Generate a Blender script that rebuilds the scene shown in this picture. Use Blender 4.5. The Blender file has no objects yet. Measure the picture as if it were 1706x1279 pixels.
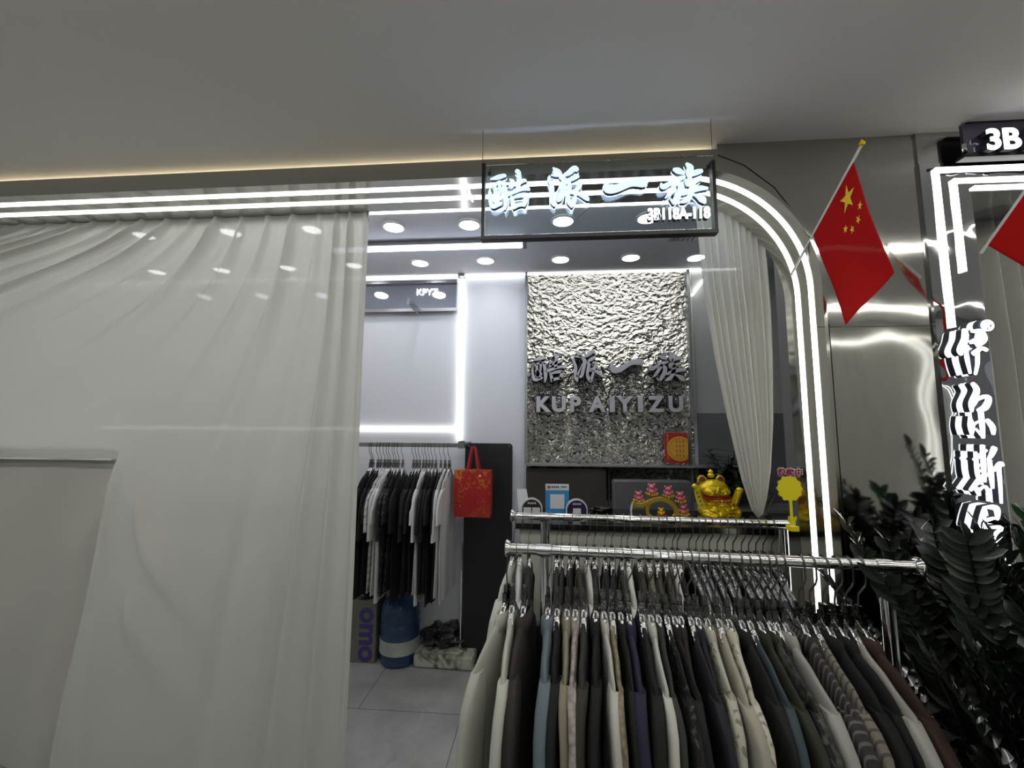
import bpy, bmesh, math, random
from mathutils import Vector, Matrix, noise
SC = bpy.context.scene
COL = SC.collection
R = math.radians
rnd = random.Random(7)

# ------------------------------------------------------------------ camera
F = 700.0                                   # focal length in pixels of the 1706 wide frame
cam_d = bpy.data.cameras.new('camera'); cam_d.sensor_width = 36.0
cam_d.lens = 36.0 * F / 1706.0; cam_d.clip_start = .02; cam_d.clip_end = 60
CAM = bpy.data.objects.new('camera', cam_d); COL.objects.link(CAM)
CP = Vector((0, 0, 1.6))
ROT = Matrix.Rotation(R(4.57), 3, 'Z') @ Matrix.Rotation(R(90 + 6.1), 3, 'X') @ Matrix.Rotation(R(0.35), 3, 'Z')
CAM.matrix_world = Matrix.Translation(CP) @ ROT.to_4x4()
SC.camera = CAM

# ------------------------------------------------------------------ world, exposure
W = bpy.data.worlds.new('world'); SC.world = W; W.use_nodes = True
W.node_tree.nodes['Background'].inputs[0].default_value = (.62, .64, .68, 1)
W.node_tree.nodes['Background'].inputs[1].default_value = .36
SC.view_settings.view_transform = 'Standard'; SC.view_settings.look = 'None'
SC.view_settings.gamma = 1; SC.view_settings.exposure = 0.3
SC.view_settings.use_curve_mapping = False
try:
    SC.cycles.max_bounces = 10; SC.cycles.transparent_max_bounces = 24; SC.cycles.sample_clamp_indirect = 4
    SC.cycles.caustics_reflective = False; SC.cycles.caustics_refractive = False
except Exception: pass
E_LED, E_DOWN, E_TUBE, E_HALL, E_SIGN, E_FRINGE = 3.6, 26.0, 8.0, 44.0, .60, 10.0

# ------------------------------------------------------------------ measuring helpers
def ray(x, y): return ROT @ Vector(((x - 853) / F, -(y - 639.5) / F, -1))
def atY(x, y, Y): d = ray(x, y); return CP + d * (Y / d.y)
def atZ(x, y, Z): d = ray(x, y); return CP + d * ((Z - 1.6) / d.z)
def lerp(a, b, t): return a + (b - a) * t
def interp(tab, x):
    if x <= tab[0][0]: return tab[0][1]
    for (a, p), (b, q) in zip(tab, tab[1:]):
        if x <= b: return p + (q - p) * (x - a) / (b - a)
    return tab[-1][1]

# ------------------------------------------------------------------ materials
def s2l(c): return tuple((v / 12.92 if v <= .04045 else ((v + .055) / 1.055) ** 2.4) for v in [k / 255 for k in c])
def mat(name, rgb=(200, 200, 200), rough=.6, metal=0., emit=0., emit_rgb=None, trans=0., alpha=1., coat=0., bump=None, var=0., sheen=0.):
    m = bpy.data.materials.new(name); m.use_nodes = True
    nt = m.node_tree; b = nt.nodes['Principled BSDF']
    c = s2l(rgb)
    b.inputs['Base Color'].default_value = (*c, 1); b.inputs['Roughness'].default_value = rough
    b.inputs['Metallic'].default_value = metal
    b.inputs['Transmission Weight'].default_value = trans; b.inputs['Alpha'].default_value = alpha
    b.inputs['Coat Weight'].default_value = coat; b.inputs['Sheen Weight'].default_value = sheen
    if emit:
        b.inputs['Emission Color'].default_value = (*s2l(emit_rgb or rgb), 1); b.inputs['Emission Strength'].default_value = emit
    tc = nt.nodes.new('ShaderNodeTexCoord')
    if var:
        n = nt.nodes.new('ShaderNodeTexNoise'); n.inputs['Scale'].default_value = 9; n.inputs['Detail'].default_value = 5
        nt.links.new(tc.outputs['Object'], n.inputs['Vector'])
        mx = nt.nodes.new('ShaderNodeMix'); mx.data_type = 'RGBA'
        mx.inputs[6].default_value = (*[v * (1 - var) for v in c], 1); mx.inputs[7].default_value = (*[min(1, v * (1 + var)) for v in c], 1)
        nt.links.new(n.outputs['Fac'], mx.inputs[0]); nt.links.new(mx.outputs[2], b.inputs['Base Color'])
    if bump:
        sc, st, dist = bump
        n = nt.nodes.new('ShaderNodeTexNoise'); n.inputs['Scale'].default_value = sc; n.inputs['Detail'].default_value = 3
        nt.links.new(tc.outputs['Object'], n.inputs['Vector'])
        bp = nt.nodes.new('ShaderNodeBump'); bp.inputs['Strength'].default_value = st; bp.inputs['Distance'].default_value = dist
        nt.links.new(n.outputs['Fac'], bp.inputs['Height']); nt.links.new(bp.outputs['Normal'], b.inputs['Normal'])
    return m
def nodes_of(m): return m.node_tree, m.node_tree.nodes['Principled BSDF'], m.node_tree.links

M = {}
M['ceiling'] = mat('ceiling_paint', (226, 224, 219), .9, bump=(3, .15, .01))
M['shop_ceiling'] = mat('shop_ceiling_paint', (222, 223, 228), .7)
M['shop_wall'] = mat('shop_wall_panel', (222, 224, 231), .35, bump=(2, .05, .01))
M['grey_wall'] = mat('grey_wall_panel', (178, 180, 176), .6)
M['grey_dark'] = mat('slate_panel', (112, 114, 116), .5)
M['dark_side'] = mat('charcoal_side_panel', (110, 110, 110), .6)
M['brown_gloss'] = mat('brown_gloss_panel', (74, 70, 66), .18, bump=(1.5, .1, .01))
M['chrome'] = mat('chrome', (215, 215, 215), .09, 1.)
M['brushed'] = mat('brushed_metal', (150, 150, 152), .32, 1.)
M['hook'] = mat('hanger_hook_metal', (120, 118, 116), .3, 1.)
M['black'] = mat('black_matte', (14, 14, 17), .45)
M['black_metal'] = mat('black_metal', (34, 35, 36), .35, .6)
M['white_plain'] = mat('white_plastic', (225, 225, 225), .4)
M['led'] = mat('led_white', (255, 255, 255), .5, emit=E_LED, emit_rgb=(252, 252, 246))
M['led_soft'] = mat('led_soft', (255, 255, 255), .5, emit=3.0, emit_rgb=(250, 250, 255))
M['down'] = mat('downlight_face', (255, 255, 255), .5, emit=E_DOWN, emit_rgb=(252, 253, 250))
M['tube'] = mat('tube_light', (255, 255, 255), .5, emit=E_TUBE, emit_rgb=(226, 230, 255))
M['hall_led'] = mat('hall_linear_light', (255, 255, 255), .5, emit=E_HALL, emit_rgb=(255, 253, 246))
M['fringe'] = mat('fringe_glow', (255, 255, 255), .5, emit=E_FRINGE, emit_rgb=(255, 238, 200))
M['sign_face'] = mat('lit_letter_face', (225, 240, 250), .4, emit=E_SIGN, emit_rgb=(206, 229, 244))
M['sign_white'] = mat('lit_letter_white', (240, 240, 250), .4, emit=1.8, emit_rgb=(240, 242, 255))
M['sign_halo'] = mat('lit_letter_halo', (240, 240, 250), .4, emit=13, emit_rgb=(190, 218, 255))
M['sign_side'] = mat('dark_letter_side', (50, 58, 62), .6)
M['trim_metal'] = mat('satin_trim', (150, 151, 150), .35, .5)
M['gold'] = mat('gold_plastic', (236, 204, 24), .2, .4)
M['gold_dark'] = mat('old_gold', (206, 176, 70), .25, .6)
M['pink'] = mat('pink_gloss', (208, 110, 125), .3, .1)
M['red'] = mat('red_paint', (165, 22, 22), .4)
M['leaf'] = mat('dark_glossy_leaf', (22, 32, 20), .32, coat=.3, var=.45)
M['leaf_light'] = mat('green_leaf', (52, 84, 50), .35, coat=.3, var=.35)
M['stem'] = mat('plant_stem', (38, 52, 30), .5)
M['soil'] = mat('potting_soil', (40, 32, 26), .9, bump=(60, .6, .01))
M['pot'] = mat('dark_planter', (38, 38, 40), .5)
M['rope'] = mat('black_cord', (12, 12, 12), .7)

def mirror_steel(name, rgb, rough, scale, dist, vecscale=(1, 1, 1), low=True):
    m = mat(name, rgb, rough, 1.)
    nt, b, L = nodes_of(m)
    tc = nt.nodes.new('ShaderNodeTexCoord'); mp = nt.nodes.new('ShaderNodeMapping'); mp.inputs['Scale'].default_value = vecscale
    n = nt.nodes.new('ShaderNodeTexNoise'); n.inputs['Scale'].default_value = scale; n.inputs['Detail'].default_value = 1.5
    bp = nt.nodes.new('ShaderNodeBump'); bp.inputs['Strength'].default_value = 1; bp.inputs['Distance'].default_value = dist
    L.new(tc.outputs['Object'], mp.inputs['Vector']); L.new(mp.outputs['Vector'], n.inputs['Vector'])
    L.new(n.outputs['Fac'], bp.inputs['Height']); L.new(bp.outputs['Normal'], b.inputs['Normal'])
    return m
M['steel'] = mirror_steel('polished_steel', (186, 185, 180), .07, 2.6, .006)
M['soffit_steel'] = mirror_steel('polished_steel_soffit', (186, 185, 180), .1, 3.5, .004)
M['wavy_steel'] = mirror_steel('wavy_polished_steel', (188, 190, 192), .04, 5, .016, (1, 1, .8))

def hammered():
    m = mat('hammered_steel', (200, 198, 190), .05, 1.)
    nt, b, L = nodes_of(m)
    tc = nt.nodes.new('ShaderNodeTexCoord'); mp = nt.nodes.new('ShaderNodeMapping'); mp.inputs['Scale'].default_value = (27, 27, 33)
    n0 = nt.nodes.new('ShaderNodeTexNoise'); n0.inputs['Scale'].default_value = .35; n0.inputs['Detail'].default_value = 2
    ad = nt.nodes.new('ShaderNodeVectorMath'); ad.operation = 'MULTIPLY_ADD'; ad.inputs[1].default_value = (3, 3, 3)
    v = nt.nodes.new('ShaderNodeTexVoronoi'); v.feature = 'SMOOTH_F1'; v.inputs['Scale'].default_value = 1.0; v.inputs['Smoothness'].default_value = .7
    n = nt.nodes.new('ShaderNodeTexNoise'); n.inputs['Scale'].default_value = 2.4; n.inputs['Detail'].default_value = 2
    sm = nt.nodes.new('ShaderNodeMath'); sm.operation = 'MULTIPLY_ADD'; sm.inputs[1].default_value = .6
    bp = nt.nodes.new('ShaderNodeBump'); bp.inputs['Strength'].default_value = 1; bp.inputs['Distance'].default_value = .060
    L.new(tc.outputs['Object'], mp.inputs['Vector']); L.new(mp.outputs['Vector'], n0.inputs['Vector'])
    L.new(n0.outputs['Color'], ad.inputs[0]); L.new(mp.outputs['Vector'], ad.inputs[2]); L.new(ad.outputs[0], v.inputs['Vector'])
    L.new(ad.outputs[0], n.inputs['Vector']); L.new(n.outputs['Fac'], sm.inputs[0]); L.new(v.outputs['Distance'], sm.inputs[2])
    L.new(sm.outputs[0], bp.inputs['Height']); L.new(bp.outputs['Normal'], b.inputs['Normal'])
    return m
M['hammered'] = hammered()

def sheer(name, rgb, transp):
    m = bpy.data.materials.new(name); m.use_nodes = True; nt = m.node_tree; L = nt.links
    nt.nodes.remove(nt.nodes['Principled BSDF']); out = nt.nodes['Material Output']
    d = nt.nodes.new('ShaderNodeBsdfDiffuse'); t = nt.nodes.new('ShaderNodeBsdfTranslucent'); tr = nt.nodes.new('ShaderNodeBsdfTransparent')
    sh = nt.nodes.new('ShaderNodeBsdfSheen') if hasattr(bpy.types, 'ShaderNodeBsdfSheen') else None
    for s in (d, t): s.inputs['Color'].default_value = (*s2l(rgb), 1)
    a = nt.nodes.new('ShaderNodeMixShader'); a.inputs[0].default_value = .42
    b = nt.nodes.new('ShaderNodeMixShader'); b.inputs[0].default_value = transp
    L.new(d.outputs[0], a.inputs[1]); L.new(t.outputs[0], a.inputs[2]); L.new(a.outputs[0], b.inputs[1]); L.new(tr.outputs[0], b.inputs[2])
    L.new(b.outputs[0], out.inputs['Surface'])
    return m
M['sheer'] = sheer('sheer_curtain', (214, 214, 208), .015)
M['sheer_dense'] = sheer('gathered_sheer_curtain', (228, 227, 220), .05)
M['flag_red'] = sheer('flag_cloth', (206, 44, 44), .03)
M['flag_yellow'] = mat('flag_star', (240, 205, 40), .6)

def glassy(name, rgb, transp, rough=.03):
    m = bpy.data.materials.new(name); m.use_nodes = True; nt = m.node_tree; L = nt.links
    nt.nodes.remove(nt.nodes['Principled BSDF']); out = nt.nodes['Material Output']
    g = nt.nodes.new('ShaderNodeBsdfGlossy'); g.inputs['Roughness'].default_value = rough; tr = nt.nodes.new('ShaderNodeBsdfTransparent')
    tr.inputs['Color'].default_value = (*s2l(rgb), 1)
    lw = nt.nodes.new('ShaderNodeFresnel'); lw.inputs['IOR'].default_value = transp
    a = nt.nodes.new('ShaderNodeMixShader'); L.new(lw.outputs[0], a.inputs[0]); L.new(tr.outputs[0], a.inputs[1]); L.new(g.outputs[0], a.inputs[2])
    tc = nt.nodes.new('ShaderNodeTexCoord'); n = nt.nodes.new('ShaderNodeTexNoise'); n.inputs['Scale'].default_value = 40
    bp = nt.nodes.new('ShaderNodeBump'); bp.inputs['Distance'].default_value = .004 if rough > .05 else .0
    L.new(tc.outputs['Object'], n.inputs['Vector']); L.new(n.outputs['Fac'], bp.inputs['Height'])
    L.new(bp.outputs['Normal'], g.inputs['Normal'])
    L.new(a.outputs[0], out.inputs['Surface'])
    return m
M['glass'] = glassy('clear_sign_panel', (240, 244, 244), 1.35, .01)
M['acrylic'] = glassy('clear_plastic_hanger', (206, 204, 202), 2.2, .07)
M['sparkle'] = mat('glint_silver', (205, 205, 205), .12, 1., bump=(130, 1., .006))  # stands in for bright reflections on the clear hangers
M['film'] = glassy('clear_plastic_film', (225, 225, 225), 2.6, .12)
M['blue_bottle'] = mat('blue_bottle_plastic', (72, 104, 150), .12, trans=.55)

def floor_mat():
    m = mat('grey_marble_tile', (142, 143, 144), .28)
    nt, b, L = nodes_of(m)
    tc = nt.nodes.new('ShaderNodeTexCoord'); mp = nt.nodes.new('ShaderNodeMapping')
    p1 = atZ(597, 1180, 0); p2 = atZ(771.7, 1193, 0)
    mp.inputs['Location'].default_value = (-p1.x, -(p1.y - .6), 0)
    br = nt.nodes.new('ShaderNodeTexBrick'); br.offset = .5; br.inputs['Scale'].default_value = 1; br.inputs['Brick Width'].default_value = 1.2
    br.inputs['Row Height'].default_value = .6; br.inputs['Mortar Size'].default_value = .0018; br.inputs['Mortar Smooth'].default_value = 0
    br.inputs['Color1'].default_value = (1, 1, 1, 1); br.inputs['Color2'].default_value = (.93, .93, .93, 1); br.inputs['Mortar'].default_value = (.12, .12, .12, 1)
    n = nt.nodes.new('ShaderNodeTexNoise'); n.inputs['Scale'].default_value = 2.2; n.inputs['Detail'].default_value = 8; n.inputs['Distortion'].default_value = 1.2
    cr = nt.nodes.new('ShaderNodeValToRGB'); cr.color_ramp.elements[0].position = .3; cr.color_ramp.elements[0].color = (.30, .30, .30, 1)
    cr.color_ramp.elements[1].position = .72; cr.color_ramp.elements[1].color = (.50, .50, .505, 1)
    n2 = nt.nodes.new('ShaderNodeTexNoise'); n2.inputs['Scale'].default_value = 1.6; n2.inputs['Detail'].default_value = 4; n2.inputs['Distortion'].default_value = 2.5
    ab = nt.nodes.new('ShaderNodeMath'); ab.operation = 'SUBTRACT'; ab.inputs[1].default_value = .5
    ab2 = nt.nodes.new('ShaderNodeMath'); ab2.operation = 'ABSOLUTE'
    cv = nt.nodes.new('ShaderNodeValToRGB'); cv.color_ramp.elements[0].color = (.05, .05, .05, 1); cv.color_ramp.elements[1].color = (0, 0, 0, 1); cv.color_ramp.elements[1].position = .018
    add = nt.nodes.new('ShaderNodeMix'); add.data_type = 'RGBA'; add.blend_type = 'ADD'; add.inputs[0].default_value = .8
    mul = nt.nodes.new('ShaderNodeMix'); mul.data_type = 'RGBA'; mul.blend_type = 'MULTIPLY'; mul.inputs[0].default_value = 1
    L.new(tc.outputs['Object'], mp.inputs['Vector']); L.new(mp.outputs['Vector'], br.inputs['Vector'])
    L.new(tc.outputs['Object'], n.inputs['Vector']); L.new(tc.outputs['Object'], n2.inputs['Vector'])
    L.new(n.outputs['Fac'], cr.inputs[0]); L.new(n2.outputs['Fac'], ab.inputs[0]); L.new(ab.outputs[0], ab2.inputs[0]); L.new(ab2.outputs[0], cv.inputs[0])
    L.new(cr.outputs[0], add.inputs[6]); L.new(cv.outputs[0], add.inputs[7]); L.new(add.outputs[2], mul.inputs[6]); L.new(br.outputs['Color'], mul.inputs[7])
    L.new(mul.outputs[2], b.inputs['Base Color'])
    return m
M['floor'] = floor_mat()

# ------------------------------------------------------------------ mesh builder
class MB:
    def __init__(s): s.v = []; s.f = []
    def add(s, vs, fs):
        o = len(s.v); s.v += [tuple(p) for p in vs]; s.f += [tuple(i + o for i in f) for f in fs]; return s
    def box(s, c, d, rz=0):
        cx, cy, cz = c; hx, hy, hz = d[0] / 2, d[1] / 2, d[2] / 2; ca, sa = math.cos(rz), math.sin(rz)
        vs = [(cx + x * ca - y * sa, cy + x * sa + y * ca, cz + z) for z in (-hz, hz) for x, y in ((-hx, -hy), (hx, -hy), (hx, hy), (-hx, hy))]
        return s.add(vs, [(3, 2, 1, 0), (4, 5, 6, 7), (0, 1, 5, 4), (1, 2, 6, 5), (2, 3, 7, 6), (3, 0, 4, 7)])
    def box2(s, a, b): return s.box([(a[i] + b[i]) / 2 for i in range(3)], [abs(a[i] - b[i]) for i in range(3)])
    def loft(s, loops, cap=True):
        n = len(loops[0]); vs = [p for l in loops for p in l]; fs = []
        for i in range(len(loops) - 1):
            for j in range(n): k = (j + 1) % n; fs.append((i * n + j, i * n + k, (i + 1) * n + k, (i + 1) * n + j))
        if cap: fs += [tuple(reversed(range(n))), tuple((len(loops) - 1) * n + j for j in range(n))]
        return s.add(vs, fs)
    def grid(s, rows):
        n = len(rows[0]); vs = [p for r in rows for p in r]
        return s.add(vs, [(i * n + j, i * n + j + 1, (i + 1) * n + j + 1, (i + 1) * n + j) for i in range(len(rows) - 1) for j in range(n - 1)])
    def sweep(s, pts, section, up=Vector((0, 0, 1)), radii=None, closed=False):
        # section: list of (a, b) offsets along side and normal
        pts = [Vector(p) for p in pts]; loops = []; nrm = None
        for i, p in enumerate(pts):
            t = (pts[min(i + 1, len(pts) - 1)] - pts[max(i - 1, 0)]).normalized()
            if nrm is None:
                u = up if abs(t.dot(up)) < .95 else Vector((0, 1, 0)) if abs(t.y) < .9 else Vector((1, 0, 0))
                nrm = (u - t * u.dot(t)).normalized()
            else: nrm = (nrm - t * nrm.dot(t)).normalized()
            side = t.cross(nrm); r = radii[i] if radii else 1
            loops.append([tuple(p + side * a * r + nrm * b * r) for a, b in section])
        return s.loft(loops)
    def tube(s, pts, r, n=10, radii=None):
        return s.sweep(pts, [(math.cos(2 * math.pi * k / n) * r, math.sin(2 * math.pi * k / n) * r) for k in range(n)], radii=radii)
    def bar(s, pts, w, h, up=Vector((0, 0, 1))):
        return s.sweep(pts, [(-w / 2, -h / 2), (w / 2, -h / 2), (w / 2, h / 2), (-w / 2, h / 2)], up)
    def lathe(s, prof, c=(0, 0, 0), n=24):
        return s.loft([[(c[0] + r * math.cos(2 * math.pi * k / n), c[1] + r * math.sin(2 * math.pi * k / n), c[2] + z) for k in range(n)] for r, z in prof])
    def ball(s, c, r, n=16, m=10, rot=None):
        loops = []; rx, ry, rz = (r, r, r) if not hasattr(r, '__len__') else r
        for i in range(m + 1):
            a = math.pi * (i / m) - math.pi / 2; a = max(min(a, math.pi / 2 - .02), -math.pi / 2 + .02); l = []
            for k in range(n):
                p = Vector((rx * math.cos(a) * math.cos(2 * math.pi * k / n), ry * math.cos(a) * math.sin(2 * math.pi * k / n), rz * math.sin(a)))
                if rot: p = rot @ p
                l.append(tuple(Vector(c) + p))
            loops.append(l)
        return s.loft(loops)
    def prism(s, poly, y0, y1):        # polygon in XZ extruded along Y
        n = len(poly)
        vs = [(x, y0, z) for x, z in poly] + [(x, y1, z) for x, z in poly]
        return s.add(vs, [tuple(range(n)), tuple(reversed(range(n, 2 * n)))] + [(i, i + n, (i + 1) % n + n, (i + 1) % n) for i in range(n)])
    def build(s, name, m, parent=None, smooth=None, bevel=0, loc=None, sub=0):
        me = bpy.data.meshes.new(name); me.from_pydata(s.v, [], s.f)
        bm = bmesh.new(); bm.from_mesh(me); bmesh.ops.recalc_face_normals(bm, faces=bm.faces); bm.to_mesh(me); bm.free()
        if smooth is not None:
            for p in me.polygons: p.use_smooth = True
            me.set_sharp_from_angle(angle=R(smooth))
        me.materials.append(M[m] if isinstance(m, str) else m)
        o = bpy.data.objects.new(name, me); COL.objects.link(o)
        if parent: o.parent = parent
        if loc is not None: o.location = loc
        if bevel:
            b = o.modifiers.new('bevel', 'BEVEL'); b.width = bevel; b.segments = 2; b.limit_method = 'ANGLE'
        if sub:
            b = o.modifiers.new('subd', 'SUBSURF'); b.levels = sub; b.render_levels = sub
        return o
def tag(o, label, cat, group=None, kind=None):
    o['label'] = label; o['category'] = cat
    if group: o['group'] = group
    if kind: o['kind'] = kind
    return o
def thing(name, label, cat, loc=(0, 0, 0), rz=0, group=None):
    o = bpy.data.objects.new(name, None); COL.objects.link(o); o.location = loc; o.rotation_euler = (0, 0, rz); o.empty_display_size = .05
    return tag(o, label, cat, group)
def struct(name, mb, m, **k):
    o = mb.build(name, m, **k); o['kind'] = 'structure'; return o
def text_mesh(body, size, depth, bold=0.0, font_scale_x=1.0, align='CENTER'):
    c = bpy.data.curves.new('lettering', 'FONT'); c.body = body; c.size = size; c.extrude = depth / 2; c.offset = bold; c.align_x = align
    o = bpy.data.objects.new('lettering', c); COL.objects.link(o); bpy.context.view_layer.update()
    me = bpy.data.meshes.new_from_object(o.evaluated_get(bpy.context.evaluated_depsgraph_get()))
    bpy.data.objects.remove(o); bpy.data.curves.remove(c)
    return [v.co.copy() for v in me.vertices], [tuple(p.vertices) for p in me.polygons]
def text_mb(body, size, depth, bold=0., align='CENTER', sx=1., rot=None, center=False):
    vs, fs = text_mesh(body, size, depth, bold, align=align)
    out = MB(); pts = [Vector((v.x * sx, -v.z, v.y)) for v in vs]
    if center:
        cx = (min(p.x for p in pts) + max(p.x for p in pts)) / 2; cz = (min(p.z for p in pts) + max(p.z for p in pts)) / 2
        pts = [p - Vector((cx, 0, cz)) for p in pts]
    if rot: pts = [rot @ p for p in pts]
    out.add(pts, fs); return out

# brush strokes: each stroke a list of (x, y, width)
def stroke_poly(st):
    P = []; k = 5
    for i in range(len(st) - 1):          # catmull-rom resample
        p0, p1, p2, p3 = st[max(i - 1, 0)], st[i], st[i + 1], st[min(i + 2, len(st) - 1)]
        for j in range(k):
            t = j / k
            P.append([.5 * (2 * b + (c - a) * t + (2 * a - 5 * b + 4 * c - d) * t * t + (3 * b - a - 3 * c + d) * t ** 3) for a, b, c, d in zip(p0, p1, p2, p3)])
    P.append(list(st[-1]))
    Lf, Rt = [], []
    for i, (x, y, w) in enumerate(P):
        a = P[max(i - 1, 0)]; b = P[min(i + 1, len(P) - 1)]; dx, dy = b[0] - a[0], b[1] - a[1]; n = math.hypot(dx, dy) or 1
        nx, ny = -dy / n, dx / n; w = max(w, 6)
        Lf.append((x + nx * w / 2, y + ny * w / 2)); Rt.append((x - nx * w / 2, y - ny * w / 2))
        if i == 0 or i == len(P) - 1: pass
    def cap(p, q, w, dx, dy):
        mx, my = (p[0] + q[0]) / 2, (p[1] + q[1]) / 2; n = math.hypot(dx, dy) or 1
        return [(lerp(p[0], mx, .35) + dx / n * w * .28, lerp(p[1], my, .35) + dy / n * w * .28), (lerp(q[0], mx, .35) + dx / n * w * .28, lerp(q[1], my, .35) + dy / n * w * .28)]
    e = cap(Lf[-1], Rt[-1], P[-1][2], P[-1][0] - P[-2][0], P[-1][1] - P[-2][1])
    s = cap(Rt[0], Lf[0], P[0][2], P[0][0] - P[1][0], P[0][1] - P[1][1])
    return Lf, Rt, e, s
def strokes_mb(strokes, fx, y0, y1, grow=0):
    """fx maps stroke coordinates to (X, Z)"""
    mb = MB()
    for st in strokes:
        st = [(a, b, w + grow) for a, b, w in st]
        Lf, Rt, e, s = stroke_poly(st)
        n = len(Lf)
        A = [fx(*p) for p in ([s[1]] + Lf + [e[0]])]; B = [fx(*p) for p in ([s[0]] + Rt + [e[1]])]
        m = len(A)
        vs = [(x, y0, z) for x, z in A] + [(x, y0, z) for x, z in B] + [(x, y1, z) for x, z in A] + [(x, y1, z) for x, z in B]
        fs = []
        for i in range(m - 1):
            fs += [(i, i + 1, m + i + 1, m + i), (2 * m + i, 3 * m + i, 3 * m + i + 1, 2 * m + i + 1), (i, 2 * m + i, 2 * m + i + 1, i + 1), (m + i, m + i + 1, 3 * m + i + 1, 3 * m + i)]
        fs += [(0, m, 3 * m, 2 * m), (m - 1, 3 * m - 1, 4 * m - 1, 2 * m - 1)]
        mb.add(vs, fs)
    return mb
# strokes of the four sign characters, measured in photo pixels
def px(strokes, x0, y0, k): return [[(x0 + a / k, y0 + b / k, w / k) for a, b, w in s] for s in strokes]
KU = px([[(130, 370, 30), (300, 325, 95), (440, 285, 80), (485, 290, 50)], [(118, 600, 26), (105, 700, 60), (118, 850, 70), (150, 970, 90), (200, 1015, 95), (290, 985, 80), (380, 945, 75)],
         [(190, 530, 55), (330, 455, 70), (540, 478, 50)], [(450, 480, 90), (475, 700, 95), (490, 900, 100), (465, 1085, 36)], [(235, 520, 65), (240, 700, 75), (250, 900, 100)],
         [(345, 430, 80), (345, 620, 60), (335, 720, 60)], [(195, 880, 50), (300, 800, 130), (370, 850, 50)], [(255, 720, 80), (300, 950, 110)],
         [(590, 378, 40), (650, 430, 95), (630, 540, 80), (605, 595, 26)], [(630, 520, 50), (780, 470, 80), (920, 400, 75), (970, 415, 40)], [(745, 170, 85), (800, 230, 95), (800, 400, 85), (780, 600, 100)],
         [(520, 735, 80), (700, 660, 85), (880, 600, 75), (1000, 590, 85), (1050, 620, 50)], [(622, 780, 50), (655, 900, 85), (690, 1050, 80)], [(650, 810, 45), (800, 760, 85), (950, 740, 100)],
         [(985, 745, 80), (945, 900, 105), (920, 1000, 60)], [(690, 1030, 85), (800, 980, 75), (940, 965, 85)]], 808, 272, 14.21)
PAI = px([[(190, 95, 16), (260, 170, 120), (335, 240, 125), (370, 320, 50)], [(150, 268, 18), (230, 265, 75), (320, 265, 80)],
          [(112, 290, 36), (92, 370, 70), (140, 480, 78), (168, 600, 95), (160, 780, 88), (190, 900, 125), (222, 1000, 46)], [(210, 860, 80), (290, 680, 45), (372, 495, 16)],
          [(410, 288, 40), (560, 220, 105), (690, 115, 120), (765, 150, 80)], [(350, 320, 50), (440, 370, 110), (445, 480, 110), (400, 680, 105), (365, 820, 95), (300, 875, 76)],
          [(530, 430, 36), (650, 350, 100), (780, 290, 85)], [(520, 420, 44), (580, 500, 95), (560, 650, 95), (535, 800, 80), (570, 900, 105), (640, 1020, 60)], [(640, 990, 80), (700, 820, 70), (740, 700, 60)],
          [(825, 450, 80), (810, 540, 105), (720, 640, 85), (610, 672, 56)], [(620, 690, 50), (760, 700, 66), (900, 750, 110), (1000, 830, 90), (1035, 870, 36)]], 908, 272, 14.21)
YI = px([[(885, 212, 16), (905, 245, 55), (960, 245, 46), (1050, 212, 40), (1125, 208, 54), (1142, 212, 50)]], 780, 250, 3.877)
ZU = px([[(320, 190, 46), (400, 215, 100), (500, 260, 66)], [(75, 470, 36), (120, 530, 90), (250, 465, 78), (400, 385, 86), (530, 340, 56)], [(370, 440, 80), (290, 580, 76), (220, 690, 60), (160, 745, 24)],
         [(370, 430, 56), (460, 505, 100), (450, 620, 96), (390, 740, 90), (325, 855, 46)], [(325, 850, 46), (258, 765, 26)], [(568, 80, 40), (640, 160, 110), (620, 270, 105), (640, 350, 56)],
         [(640, 310, 52), (760, 250, 96), (865, 222, 66)], [(640, 370, 76), (588, 450, 86), (590, 510, 36)], [(620, 500, 60), (720, 430, 84), (850, 380, 46)], [(500, 670, 56), (620, 615, 86), (800, 560, 96), (975, 560, 46)],
         [(700, 440, 80), (680, 560, 96), (640, 700, 86), (560, 790, 84), (470, 830, 36)], [(710, 680, 26), (800, 720, 76), (880, 775, 116), (930, 840, 46)]], 1095, 265, 11.63)
CHARS = [('酷', KU), ('派', PAI), ('一', YI), ('族', ZU)]

# ================================================================== STRUCTURE
ZC = 2.775; DF = 1.68; DB = 1.93; ZS = 2.672; ZTOP = 2.752
XJ = 1.075; RJ = .50; XL = -3.9
XP = atY(1540, 400, DF).x                       # left edge of the next shop's pilaster
struct('ceiling', MB().box2((-5.5, -3.2, ZC), (5.5, 2.0, ZC + .12)), 'ceiling')
struct('floor', MB().box2((-5.5, -3.2, -.06), (5.5, 3.4, 0)), 'floor')
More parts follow.
